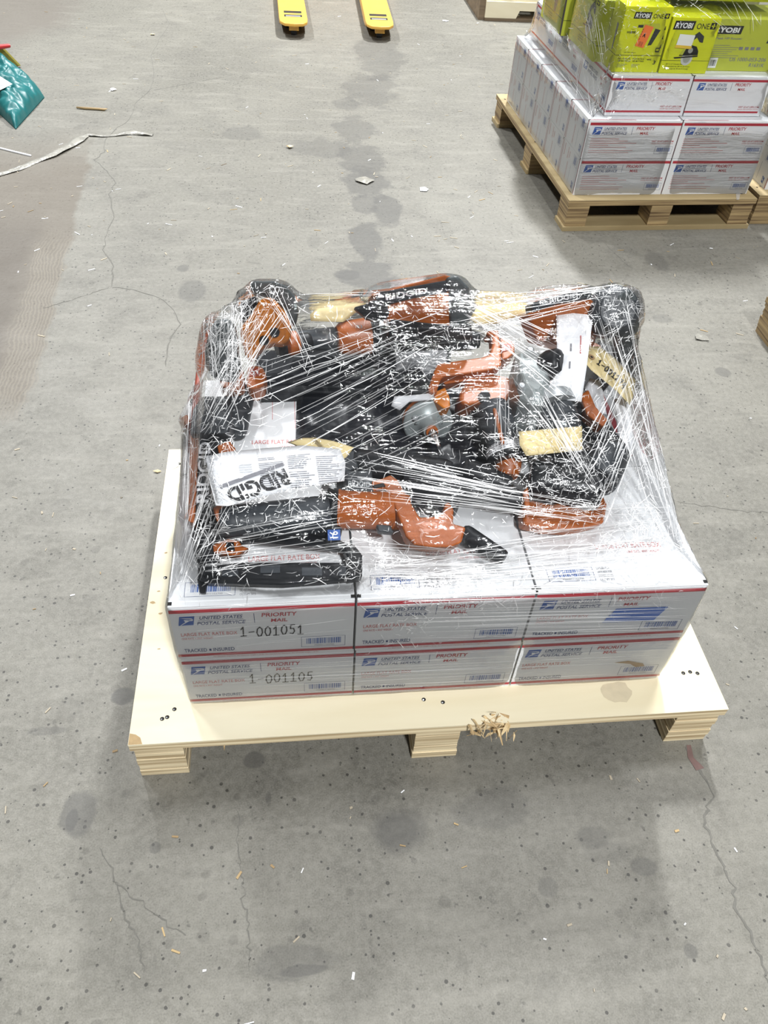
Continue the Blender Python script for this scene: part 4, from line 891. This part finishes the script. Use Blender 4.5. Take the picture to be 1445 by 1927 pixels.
# 8 long brand-lettered housing at the rear
t = tool('lettered_nailer', 770, 590, ZT, 'orange housing lettered in white on a dark band, rear middle of load')
yy = .635
o = wall_slab(t, 'housing', [(696, 556), (760, 537), (838, 517), (852, 520), (850, 612), (800, 622), (752, 618), (730, 604), (722, 580)], yy, .075, 'orange')
wall_slab(t, 'lettering_band', [(706, 560), (716, 549), (840, 527), (844, 549), (780, 560), (722, 575)], yy-.006, .02, 'char', .003)
ptext(t, 'lettering', 'RIDGID', (726, 564), (804, 551), 0, .0125*1.0, 'paper', .0, .03, y=yy-.0066)
wall_slab(t, 'end_cap', [(838, 521), (862, 517), (884, 540), (888, 604), (866, 618), (848, 612), (846, 548)], yy-.010, .09, 'slate', .008)
wall_slab(t, 'hand_guard', [(690, 572), (700, 564), (728, 567), (734, 590), (724, 604), (716, 590), (700, 584)], yy-.02, .04, 'black')
wall_slab(t, 'handle', [(665, 578), (695, 570), (722, 590), (716, 606), (690, 600)], yy-.01, .03, 'black')
wall_slab(t, 'magazine_rail', [(735, 600), (850, 612), (888, 608), (890, 640), (760, 650), (730, 630)], yy-.03, .05, 'black')

# 9 orange drum with clear end
t = tool('drum_nailer', 690, 632, ZT, 'short orange drum-shaped motor with a black ring and grey end, behind the bag')
a, b_, c_, d_ = P(634, 638, ZT+.11), P(695, 632, ZT+.11), P(708, 631, ZT+.11), P(752, 634, ZT+.105)
mb = MB(); mb.lathe(a, b_, [(0, .026), (.12, .034), (.3, .037), (1, .039)], M['orange'], 28); mb.build('drum', t)
mb = MB(); mb.lathe(b_, c_, [(0, .0415), (.15, .043), (.85, .043), (1, .0415)], M['black'], 28); mb.build('ring', t)
mb = MB(); mb.lathe(c_, d_, [(0, .040), (.6, .037), (1, .030)], M['grey'], 28); mb.build('end_bell', t)
part_rod(t, 'handle', (560, 640, ZT+.10), (636, 638, ZT+.10), .020, .026, 'char')
ptext(t, 'mark', 'R3', (672, 618), (682, 618), ZT+.1500, .012, 'char')
part_rod(t, 'magazine_rail', (700, 650, ZT+.06), (900, 640, ZT+.06), .022, .022, 'black')

# 10 rear left tool with a grey guard over an orange body
t = tool('guarded_saw', 510, 600, ZT, 'tool with a dark grey curved guard over a bright orange body, rear corner of load')
yy = .60
wall_slab(t, 'guard', [(468, 533), (478, 528), (516, 528), (540, 538), (556, 558), (562, 585), (557, 606), (545, 610), (538, 590), (518, 566), (492, 552), (474, 550)], yy, .07, 'slate', .012)
o = wall_slab(t, 'body', [(487, 566), (500, 556), (516, 562), (536, 585), (548, 610), (546, 640), (530, 650), (516, 646), (498, 652), (484, 664), (472, 682), (462, 672), (452, 640), (450, 618), (468, 596)], yy-.035, .09, 'amber', .016)
for uu, vv in ((497, 640), (517, 625)):
    mb = MB(); p = PY(uu, vv, yy-.036); mb.lathe(p + V(0, .003, 0), p - V(0, .004, 0), [(0, .010), (1, .009)], M['black'], 16); mb.build('vent', t)
wall_slab(t, 'nose_block', [(452, 566), (484, 556), (486, 575), (470, 598), (450, 604)], yy-.02, .06, 'black')
part_rod(t, 'grip', (520, 655, ZT+.11), (585, 642, ZT+.11), .022, .020, 'black')
part_rod(t, 'orange_sleeve', (540, 648, ZT+.125), (560, 643, ZT+.125), .024, .024, 'orange')
# 11 tool at the left rear
t = tool('gauge_nailer', 430, 690, ZT, 'dark nailer with an orange block badged 21 near the left rear edge')
wall_slab(t, 'housing', [(398, 606), (420, 596), (440, 604), (446, 640), (446, 660), (452, 695), (440, 720), (402, 715), (386, 690), (384, 662), (390, 630)], .50, .06, 'slate', .012)
slab(t, 'grip_block', [(464, 690), (478, 685), (495, 690), (501, 704), (496, 722), (482, 731), (463, 728)], ZT+.10, .06, 'orange', .008)
bq = slab(t, 'gauge_badge', [(470, 692), (489, 692), (488, 707), (469, 708)], ZT+.1015, .002, 'dullred', .0005)
ptext(bq, 'badge_number', '21', (474, 705), (486, 704), ZT+.1020, .012, 'paper')
slab(t, 'orange_side', [(410, 706), (428, 690), (458, 692), (460, 730), (440, 736), (414, 728)], ZT+.095, .05, 'orange', .008)
part_rod(t, 'magazine_rail', (455, 735, ZT+.05), (440, 815, ZT+.03), .028, .026, 'char')
# 12 right rear tool
t = tool('corner_nailer', 1120, 610, ZT, 'tall charcoal-headed tool with a brown-orange housing, far right rear corner of load')
yy = .62
mb = MB(); cc = PY(1155, 588, yy); mb.lathe(cc + V(0, .04, -.03), cc - V(.012, .04, -.03), [(0, .044), (.08, .050), (.8, .050), (.92, .046), (1, .034)], M['char'], 30); mb.build('motor_head', t)
wall_slab(t, 'magazine_rail', [(1160, 560), (1188, 540), (1200, 560), (1206, 610), (1200, 690), (1176, 720), (1166, 690), (1170, 620)], yy-.03, .05, 'slate', .008)
o = wall_slab(t, 'housing', [(992, 590), (1040, 574), (1110, 562), (1124, 570), (1128, 620), (1118, 652), (1060, 655), (1010, 640)], yy-.01, .07, 'orange')
wall_slab(t, 'lettering_band', [(1000, 570), (1050, 555), (1112, 545), (1116, 560), (1050, 572), (1002, 588)], yy-.014, .05, 'char', .004)
ptext(t, 'lettering', 'RIDGID', (1034, 570), (1088, 558), 0, .011, 'paper', .0, .03, y=yy-.0146)
slab(t, 'battery_pack', [(1125, 640), (1160, 650), (1168, 700), (1150, 720), (1120, 700)], ZT+.10, .08, 'black', .008)
slab(t, 'trim_plate', [(1112, 640), (1132, 650), (1136, 680), (1118, 672)], ZT+.115, .03, 'orange')

# ------------------------------------------------------------------ papers and tags in the film
def sheet(name, px, m, label, cat, draw=None, bow=.006, fold=None):
    """thin bowed sheet from an outline whose points carry a height"""
    pts = [P(*p) for p in px]; t = thing(name, pts[0], label, cat); LOAD.append(t)
    c = sum(pts, V(0, 0, 0))/len(pts); nr = V(0, 0, 0)
    for i in range(len(pts)): nr += (pts[i] - c).cross(pts[(i+1) % len(pts)] - c)
    nr.normalize(); nr = nr if nr.z > 0 else -nr
    if (pts[0]-c).cross(pts[1]-c).dot(nr) < 0: pts.reverse()
    mb = MB(); n = len(pts); rings = [pts]; K = 4
    for k in range(1, K): f = 1 - k/K; rings.append([c + (p - c)*f + nr*bow*(1 - f*f) for p in pts])
    vs = [p for r in rings for p in r] + [c + nr*bow]; fs = []
    for k in range(K-1): fs += [(k*n+i, k*n+(i+1) % n, (k+1)*n+(i+1) % n, (k+1)*n+i) for i in range(n)]
    fs += [((K-1)*n+i, (K-1)*n+(i+1) % n, K*n) for i in range(n)]
    mb.add(vs, fs, M[m], True)
    o = mb.build('sheet', t); s = o.modifiers.new('thickness', 'SOLIDIFY'); s.thickness = .0006; s.offset = -1
    if draw:
        draw(t, c, nr, bow); bv = BVHTree.FromPolygons(vs, [tuple(f) for f in fs]); org = t.location
        for ch in t.children:
            if ch is o: continue
            for v in ch.data.vertices:
                p = v.co + org; h = bv.ray_cast(p + nr*.05, -nr, .12)
                if h[0] is not None: v.co = h[0] + nr*(.0018 + (.0004 if ch.name.startswith('handwritten') else 0)) - org
    return t
def frame_at(a, b, nr):
    A, B = P(*a), P(*b); ex = (B - A).normalized(); ex = (ex - nr*ex.dot(nr)).normalized(); return A, ex, nr.cross(ex).normalized(), (B - A).length
def d_manual(t, c, nr, bow):
    mb = MB(); z = ZT+.122
    A, ex, ey, w = frame_at((536, 884, z), (424, 924, z), nr); F = (A + nr*(bow*1.1), ex, ey)
    mb.text(F, 'RIDGID', 0, -.002, w, .030, M['ink'], .0, .035); mb.quad(F, -.004, -.016, w*1.04, -.008, M['txtgrey'])
    A, ex, ey, w = frame_at((428, 868, z), (640, 848, z), nr); F = (A + nr*(bow*1.15), ex, ey); r_ = random.Random(4)
    for q_ in range(3):
        for k in range(17):
            if r_.random() < .12: continue
            x0 = .052 + .050*q_; mb.quad(F, x0, -.006 - .0040*k, x0 + r_.uniform(.026, .044), -.0046 - .0040*k, M['txtgrey'])
    for k in range(4): mb.quad(F, .018, -.018 - .006*k, .040, -.0155 - .006*k, M['greypaper'])
    A, ex, ey, w = frame_at((404, 882, z), (398, 857, z), nr); F = (A + nr*(bow*.8), ex, ey); mb.text(F, 'OPERATOR', 0, 0, .04, .007, M['txtgrey'])
    mb.build('print', t)
zm = ZT+.125
sheet('manual', [(387, 860, zm), (420, 851, zm), (500, 843, zm), (570, 838, zm), (640, 845, zm), (650, 870, zm-.01), (648, 905, zm-.02), (560, 918, zm-.02), (480, 938, zm-.015), (430, 952, zm-.01), (406, 951, zm-.01), (394, 905, zm)], 'paper', 'large white printed manual with inverted black lettering, over the front left tools', 'manual', d_manual, .004)
sheet('manila_tag', [(540, 832, ZT+.09), (570, 824, ZT+.1), (592, 824, ZT+.1), (628, 860, ZT+.1), (615, 872, ZT+.09), (560, 840, ZT+.09)], 'manila', 'folded manila tag sticking out above the printed manual, dull lower half', 'tag', None, .004)
sheet('manila_tag', [(586, 822, ZT+.115), (628, 830, ZT+.12), (666, 842, ZT+.12), (652, 860, ZT+.11), (640, 868, ZT+.11), (612, 846, ZT+.115)], 'manila', 'bright pointed manila tag beside the corner of the printed manual', 'tag', None, .004)
sheet('paper_slip', [(745, 598, ZT+.14), (808, 592, ZT+.14), (816, 634, ZT+.12), (790, 642, ZT+.12), (750, 640, ZT+.12)], 'paper', 'small white paper slip in front of the lettered orange housing', 'paper', None, .006)
def d_side(t, c, nr, bow):
    mb = MB(); A, ex, ey, w = frame_at((1066, 720, ZT+.15), (1070, 640, ZT+.19), nr); F = (A + nr*(bow+.0006), ex, ey)
    mb.quad(F, .02, -.003, .036, .0, M['txtgrey']); mb.quad(F, .06, -.004, .078, -.001, M['txtgrey']); mb.quad(F, .055, -.022, .10, -.020, M['redthin']); mb.build('print', t)
sheet('folded_manual', [(1047, 586, ZT+.22), (1080, 570, ZT+.23), (1117, 564, ZT+.23), (1114, 610, ZT+.215), (1104, 690, ZT+.18), (1094, 756, ZT+.145), (1060, 752, ZT+.145), (1020, 748, ZT+.145), (1040, 715, ZT+.16), (1048, 660, ZT+.19)], 'paper', 'tall white folded manual standing beside the black exhaust knob', 'manual', d_side, .004)
def d_tag(t, c, nr, bow):
    mb = MB(); A, ex, ey, w = frame_at((1121, 683, ZT+.158), (1178, 725, ZT+.132), nr); hand(mb, (A + nr*(bow+.0008), ex, ey), '1-001274', 0, -.008, w*1.02, .017, M['ink'], .0024); c_ = mb.build('handwritten_number', t)
    mb = MB(); A = P(1112, 673, ZT+.166) + nr*(bow*.5+.001); a_ = nr.orthogonal().normalized(); b_ = nr.cross(a_)
    mb.add([A + (a_*math.cos(6.283*k/14) + b_*math.sin(6.283*k/14))*.007 for k in range(14)], [tuple(range(14))], M['kraft']); mb.add([A + nr*.0004 + (a_*math.cos(6.283*k/14) + b_*math.sin(6.283*k/14))*.003 for k in range(14)], [tuple(range(14))], M['gap']); mb.build('eyelet', t)
sheet('manila_tag', [(1109, 652, ZT+.172), (1128, 652, ZT+.17), (1160, 676, ZT+.15), (1196, 716, ZT+.125), (1193, 740, ZT+.115), (1186, 763, ZT+.105), (1160, 735, ZT+.13), (1112, 696, ZT+.16), (1101, 682, ZT+.168)], 'manila', 'manila tag with an eyelet, hand-marked 1-001274, toward the right rear', 'tag', d_tag, .003)
sheet('manila_tag', [(976, 812, ZT+.135), (1095, 802, ZT+.135), (1096, 847, ZT+.115), (1040, 853, ZT+.115), (990, 858, ZT+.115), (978, 838, ZT+.125)], 'manila', 'blank rectangular manila tag across the grey-headed tool, beside the white label ring', 'tag', None, .003)
sheet('manila_tag', [(583, 592, ZT+.15), (602, 574, ZT+.16), (660, 562, ZT+.17), (696, 558, ZT+.17), (688, 572, ZT+.165), (655, 600, ZT+.15), (645, 606, ZT+.15), (585, 604, ZT+.145)], 'manila', 'large bent manila tag between the grey guard and the lettered housing', 'tag', None, .005)
sheet('manila_tag', [(884, 600, ZT+.16), (900, 574, ZT+.175), (1012, 568, ZT+.18), (1010, 582, ZT+.175), (940, 608, ZT+.15), (900, 612, ZT+.15)], 'manila', 'manila tag under crossing film strands, right of the lettered orange housing', 'tag', None, .005)
sheet('paper_slip', [(1100, 730, ZT+.11), (1110, 712, ZT+.12), (1130, 716, ZT+.12), (1142, 780, ZT+.09), (1120, 776, ZT+.09)], 'greypaper', 'grey paper slip below the tag marked 1-001274', 'paper', None, .004)
sheet('paper_slip', [(736, 764, ZT+.115), (742, 746, ZT+.12), (790, 742, ZT+.125), (818, 738, ZT+.125), (815, 752, ZT+.12), (770, 757, ZT+.118), (752, 772, ZT+.11)], 'greypaper', 'curled grey translucent slip over the grey disc end cap', 'paper', None, .005)
sheet('paper_slip', [(1156, 752, ZT+.09), (1172, 742, ZT+.10), (1188, 770, ZT+.09), (1192, 850, ZT+.05), (1176, 880, ZT+.04), (1162, 820, ZT+.06)], 'paper', 'long white slip down the right flank of the load', 'paper', None, .004)

# ------------------------------------------------------------------ stretch film
def world_points(roots):
    bpy.context.view_layer.update(); pts = []; tris = []
    def walk(o):
        if o.type == 'MESH':
            b = len(pts); pts.extend([o.matrix_world @ v.co for v in o.data.vertices]); tris.extend([[b + k for k in p.vertices] for p in o.data.polygons])
        for c in o.children: walk(c)
    for r in roots: walk(r)
    return pts, tris
def make_film(name, roots, matl, zlow, label, voxel=.010, off=.005, sag=.45, sagmax=.032, wrinkle=.0022, extra=(), zc=10.0):
    pts, tris = world_points(roots)
    inner = BVHTree.FromPolygons(pts, tris)
    bm = bmesh.new()
    for p in list(pts) + list(extra): bm.verts.new(p)
    r = bmesh.ops.convex_hull(bm, input=bm.verts)
    bmesh.ops.delete(bm, geom=list({g for g in r['geom_interior'] + r['geom_unused'] if isinstance(g, bmesh.types.BMVert)}), context='VERTS')
    loose = [v for v in bm.verts if not v.link_faces]; bmesh.ops.delete(bm, geom=loose, context='VERTS')
    bmesh.ops.recalc_face_normals(bm, faces=bm.faces)
    bm.normal_update()
    for v in bm.verts: v.co += v.normal*off*1.3
    me = bpy.data.meshes.new('hull'); bm.to_mesh(me); bm.free()
    o = bpy.data.objects.new('hull', me); COL.objects.link(o)
    md = o.modifiers.new('r', 'REMESH'); md.mode = 'VOXEL'; md.voxel_size = voxel
    sm = o.modifiers.new('s', 'SMOOTH'); sm.iterations = 3; sm.factor = .5
    bpy.context.view_layer.update(); dg = bpy.context.evaluated_depsgraph_get(); e = o.evaluated_get(dg).to_mesh()
    V0 = [v.co.copy() for v in e.vertices]; F0 = [tuple(p.vertices) for p in e.polygons]; N0 = [v.normal.copy() for v in e.vertices]
    bpy.data.objects.remove(o)
    # draw the film in where nothing holds it out
    nb = [set() for _ in V0]
    for f in F0:
        for i in range(len(f)): nb[f[i]].add(f[i-1]); nb[f[i-1]].add(f[i])
    g = np.zeros(len(V0))
    for i, (p, n) in enumerate(zip(V0, N0)):
        hit = inner.ray_cast(p + n*.002, -n, .4); d = (hit[3] - .002) if hit[0] is not None else .10
        g[i] = min(sagmax, max(0.0, d - off)*sag)
    nbl = [np.array(list(s)) for s in nb]
    for _ in range(7):
        g2 = np.array([g[a].mean() if len(a) else 0 for a in nbl]); g = np.minimum(g*.5 + g2*.5, np.maximum(g, g2*.8))
    out = []
    for p, n, d in zip(V0, N0, g):
        w = noise.noise(p*14.0)*1.0 + noise.noise(Vector((p.x*34, p.y*34, p.z*60)))*.6
        out.append(p - n*d + n*w*wrinkle*(0.35 + min(1.0, d*60)))
    mb = MB(); keep = [f for f in F0 if sum(out[k].z for k in f)/len(f) > zlow]
    mb.add(out, keep, M[matl], True)
    ob = mb.build(name); tag(ob, label, 'stretch film')
    at = ob.data.attributes.new('crumple', 'FLOAT', 'POINT')
    cr_ = np.array([min(1.0, max(0.0, (p.z - zc)/.05))*.75 + min(1.0, d*25)*.25*(1 if p.z > zc else .3) + .06 for p, d in zip(out, g)])
    at.data.foreach_set('value', cr_.astype(np.float32))
    bm = bmesh.new(); bm.from_mesh(ob.data); bmesh.ops.delete(bm, geom=[v for v in bm.verts if not v.link_faces], context='VERTS'); bm.to_mesh(ob.data); bm.free()
    bv = BVHTree.FromPolygons([v.co.copy() for v in ob.data.vertices], [tuple(p.vertices) for p in ob.data.polygons])
    return ob, bv
filmA, bvA = make_film('stretch_wrap', aA + LOAD, 'film', H + .002, 'clear crinkled stretch film wrapped over the orange power tools and their white cartons', zc=ZT-.004, extra=(PY(404, 550, .58), PY(374, 600, .52), PY(1206, 545, .62), PY(690, 556, .64)))
filmB, bvB = make_film('stretch_wrap', loadB, 'filmcalm', H + .004, 'clear smooth stretch film around the lime boxes and white cartons', voxel=.016, sag=.6, sagmax=.14, wrinkle=.001)

def on_film(bv, u, v, lift=.0012):
    d = ray(u, v).normalized(); h = bv.ray_cast(CAM, d, 8)
    return (h[0] + (h[1] if h[1].dot(d) < 0 else -h[1])*lift, h[1] if h[1].dot(d) < 0 else -h[1]) if h[0] is not None else None
def ridge(mb, pn, w, m, taper=True):
    """a bunched fold of film: a low three-sided ridge along points with normals"""
    n = len(pn)
    if n < 2: return
    vs = []; fs = []
    for i, (p, nr) in enumerate(pn):
        d = (pn[min(i+1, n-1)][0] - pn[max(i-1, 0)][0])
        if d.length < 1e-6: return
        s = nr.cross(d.normalized()).normalized(); k = (1.0 if not taper else max(.12, math.sin(math.pi*min(1, max(0, (i+.15)/(n-.7))))**.5))*w
        vs += [p + s*k, p + nr*k*.8, p - s*k]
        if i: a = 3*(i-1); b = 3*i; fs += [(a, a+1, b+1, b), (a+1, a+2, b+2, b+1)]
    mb.add(vs, fs, m, True)
def px_path(bv, pts, n=14):
    out = []; seg = len(pts)-1
    for k in range(n+1):
        t = k/n*seg; i = min(int(t), seg-1); f = t - i
        h = on_film(bv, pts[i][0]*(1-f)+pts[i+1][0]*f, pts[i][1]*(1-f)+pts[i+1][1]*f)
        if h is None:
            if out: break
            continue
        if out and (h[0]-out[-1][0]).length > .10: break
        out.append(h)
    return out
rs = random.Random(31)
hard = MB(); soft = MB()
def fan(bv, a0, a1, b0, b1, n, w=.0007, jit=6, hardp=.45, bow=0, L=1.0):
    """strands from between a0,a1 to between b0,b1"""
    for k in range(n):
        t = (k + rs.uniform(-.4, .4))/max(1, n-1)
        x0, y0 = a0[0]+(a1[0]-a0[0])*t, a0[1]+(a1[1]-a0[1])*t; x1, y1 = b0[0]+(b1[0]-b0[0])*t, b0[1]+(b1[1]-b0[1])*t
        x0 += rs.gauss(0, jit); y0 += rs.gauss(0, jit*.6); x1 += rs.gauss(0, jit); y1 += rs.gauss(0, jit*.6)
        s = rs.uniform(0, .55)*(rs.random() < .7); e = 1 - rs.uniform(0, .55)*(rs.random() < .7)
        if e - s < .15: continue
        p0 = (x0+(x1-x0)*s, y0+(y1-y0)*s); p1 = (x0+(x1-x0)*e, y0+(y1-y0)*e)
        mid = ((p0[0]+p1[0])/2 + rs.gauss(0, 1.2), (p0[1]+p1[1])/2 + bow + rs.gauss(0, 1.2))
        h = rs.random() < hardp
        ridge(hard if h else soft, px_path(bv, [p0, mid, p1], 12), w*rs.uniform(.5, 1.25)*(1 if h else 1.5), M['crease' if h else 'creasesoft'])
# long strands, family by family
fan(bvA, (448, 735), (560, 850), (700, 640), (905, 640), 26, .0007, 8, .30, 4)      # over the dark middle, rising right
fan(bvA, (470, 690), (520, 740), (830, 570), (900, 600), 8, .0006, 8, .4)
fan(bvA, (580, 840), (660, 900), (860, 700), (960, 760), 12, .0006, 10, .35)
fan(bvA, (860, 545), (900, 620), (1060, 640), (1070, 760), 26, .0009, 8, .65)       # crossing right rear
fan(bvA, (850, 560), (870, 640), (1170, 530), (1120, 575), 18, .0008, 6, .5)
fan(bvA, (700, 845), (745, 895), (960, 905), (980, 945), 14, .0009, 6, .75)         # bright bundle, front of the bag
fan(bvA, (660, 870), (650, 930), (1140, 950), (1120, 985), 24, .0007, 8, .45)
fan(bvA, (950, 700), (1050, 760), (1085, 880), (1130, 930), 24, .0008, 10, .55)
fan(bvA, (1190, 640), (1235, 770), (1085, 860), (1140, 1000), 20, .0009, 10, .5)
fan(bvA, (1110, 600), (1205, 560), (1190, 780), (1300, 1060), 22, .0009, 12, .45)   # right flank
fan(bvA, (1150, 700), (1210, 700), (1230, 980), (1315, 1080), 20, .0008, 12, .4)
fan(bvA, (330, 1090), (350, 1110), (380, 830), (440, 960), 24, .0008, 8, .5)        # fan from the left carton corner
fan(bvA, (345, 800), (400, 810), (470, 560), (545, 600), 26, .0008, 10, .5)
fan(bvA, (380, 560), (470, 540), (385, 760), (470, 740), 30, .0008, 10, .55)
fan(bvA, (340, 960), (350, 1080), (352, 760), (372, 620), 12, .0007, 6, .3)
fan(bvA, (480, 545), (520, 540), (556, 640), (590, 690), 14, .0007, 8, .6)
fan(bvA, (360, 1010), (380, 1080), (640, 960), (700, 1040), 22, .0007, 8, .4)
fan(bvA, (640, 1020), (680, 1090), (960, 1040), (1010, 1090), 30, .0008, 12, .35)
fan(bvA, (700, 1080), (760, 1100), (1280, 960), (1310, 1080), 22, .0008, 14, .35)
fan(bvA, (930, 960), (960, 1090), (1290, 940), (1315, 1080), 26, .0007, 14, .35)
fan(bvA, (760, 1110), (780, 1200), (1310, 1095), (1270, 1190), 44, .0009, 6, .35)   # across the right top-layer cartons
fan(bvA, (330, 1145), (345, 1235), (660, 1120), (660, 1205), 12, .0006, 4, .15)
fan(bvA, (350, 1245), (365, 1310), (1275, 1205), (1240, 1270), 14, .0006, 4, .15)
fan(bvA, (560, 545), (580, 560), (700, 545), (715, 556), 6, .0006, 5, .3)
fan(bvA, (1000, 545), (1050, 560), (1180, 520), (1200, 540), 10, .0008, 6, .6)
fan(bvA, (930, 690), (960, 700), (925, 860), (960, 870), 10, .0006, 6, .5)
# short flakes where the film is crumpled, density by region: u, v, spread u, spread v, count, lean
for (u, v, su, sv, n, a, l) in ((430, 600, 38, 50, 420, 1.1, 18), (400, 660, 25, 60, 260, 1.2, 18), (420, 760, 45, 60, 320, .9, 16), (400, 960, 35, 70, 210, 1.0, 16), (500, 560, 40, 25, 90, .9, 14), (570, 900, 110, 50, 240, .5, 12),
                                (520, 960, 110, 30, 220, .4, 14), (420, 1060, 60, 35, 160, .6, 15), (700, 640, 90, 40, 200, -.6, 13), (830, 680, 90, 50, 220, .4, 12), (1000, 790, 70, 60, 300, -.7, 10),
                                (1030, 830, 60, 25, 180, -.7, 9), (1080, 900, 70, 40, 280, .5, 12), (1170, 600, 40, 60, 260, 1.0, 14), (1150, 800, 50, 90, 300, 1.0, 15), (1210, 950, 55, 80, 480, -.9, 16), (1180, 1010, 80, 40, 220, .3, 18),
                                (1060, 960, 80, 30, 160, .3, 13), (760, 990, 110, 40, 150, -.2, 12), (720, 1070, 70, 25, 280, .2, 12), (860, 1100, 90, 25, 200, .1, 13), (1120, 1060, 110, 35, 220, .2, 15),
                                (950, 880, 80, 40, 220, -.4, 11), (700, 860, 120, 30, 130, -.4, 12), (1120, 550, 70, 18, 140, .1, 15), (780, 1165, 40, 40, 140, .2, 10), (860, 1130, 60, 20, 120, .2, 10), (600, 700, 120, 60, 40, .5, 14), (470, 690, 30, 35, 90, .7, 12)):
    for k in range(int(n*.75)):
        x, y = rs.gauss(u, su), rs.gauss(v, sv); h = on_film(bvA, x, y)
        if h is None: continue
        ang = -(a + rs.gauss(0, .75)); ll = l*rs.choice((.25, .4, .6, 1.0, 1.4, 2.2)); dx, dy = math.cos(ang)*ll/2, math.sin(ang)*ll/2
        cv = rs.gauss(0, ll*.16); q = rs.random() < .55
        ridge(hard if q else soft, px_path(bvA, [(x-dx, y-dy), (x+cv, y+cv), (x+dx, y+dy)], 4), rs.uniform(.00025, .0007)*(1 if q else 1.6), M['crease' if q else 'creasesoft'])
o = hard.build('film_fold', filmA); tag(o, 'tight white folds of film', None, None, 'stuff')
o = soft.build('film_pleat', filmA); tag(o, 'soft milky pleats of film', None, None, 'stuff')
hard = MB(); soft = MB()
fan(bvB, (1085, 100), (1130, 175), (1085, 200), (1150, 215), 14, .0012, 5, .6)
fan(bvB, (1100, 10), (1125, 20), (1112, 90), (1140, 130), 10, .0012, 5, .5)
fan(bvB, (1125, 170), (1160, 175), (1110, 220), (1140, 215), 12, .0012, 5, .7)
fan(bvB, (1030, 110), (1070, 130), (1100, 175), (1110, 215), 8, .0011, 5, .6)
fan(bvB, (1290, 0), (1445, 0), (1370, 60), (1445, 60), 12, .0012, 8, .3)
for (u, v, su, sv, n, a, l) in ((1150, 175, 25, 20, 120, .8, 7), (1210, 175, 40, 10, 90, .1, 6), (1170, 80, 30, 40, 110, 1.2, 7), (1230, 15, 60, 12, 120, .2, 7), (1100, 30, 30, 30, 60, 1.2, 8), (970, 80, 15, 14, 30, .8, 7)):
    for k in range(n):
        x, y = rs.gauss(u, su), rs.gauss(v, sv); ang = -(a + rs.gauss(0, .7)); ll = l*rs.uniform(.4, 1.6); dx, dy = math.cos(ang)*ll/2, math.sin(ang)*ll/2; q = rs.random() < .4
        ridge(hard if q else soft, px_path(bvB, [(x-dx, y-dy), (x+dx, y+dy)], 3), rs.uniform(.0006, .0014), M['crease' if q else 'creasesoft'])
o = hard.build('film_fold', filmB); tag(o, 'tight white folds of film', None, None, 'stuff')
o = soft.build('film_pleat', filmB); tag(o, 'soft milky pleats of film', None, None, 'stuff')
# film tail around the rear left deck corner of the tool pallet
mb = MB(); zz = H + .0012; mb.prism([P(314, 883, zz), P(335, 871, zz), P(336, 877, zz), P(313, 889, zz)], (0, 0, -.0010), M['paper'])
c = mb.build('film_tail', filmA); c['label'] = 'white rope of film over the deck edge'
mb = MB(); zz = .132; q0, q1, q2, q3 = P(1384, 357, zz), P(1394, 357, zz), P(1391, 375, zz), P(1386, 375, zz); mb.prism([q0, q1, q2, q3], (0, 0, -.002), M['creasesoft']); c = mb.build('film_tail', filmB)

bpy.context.view_layer.update()
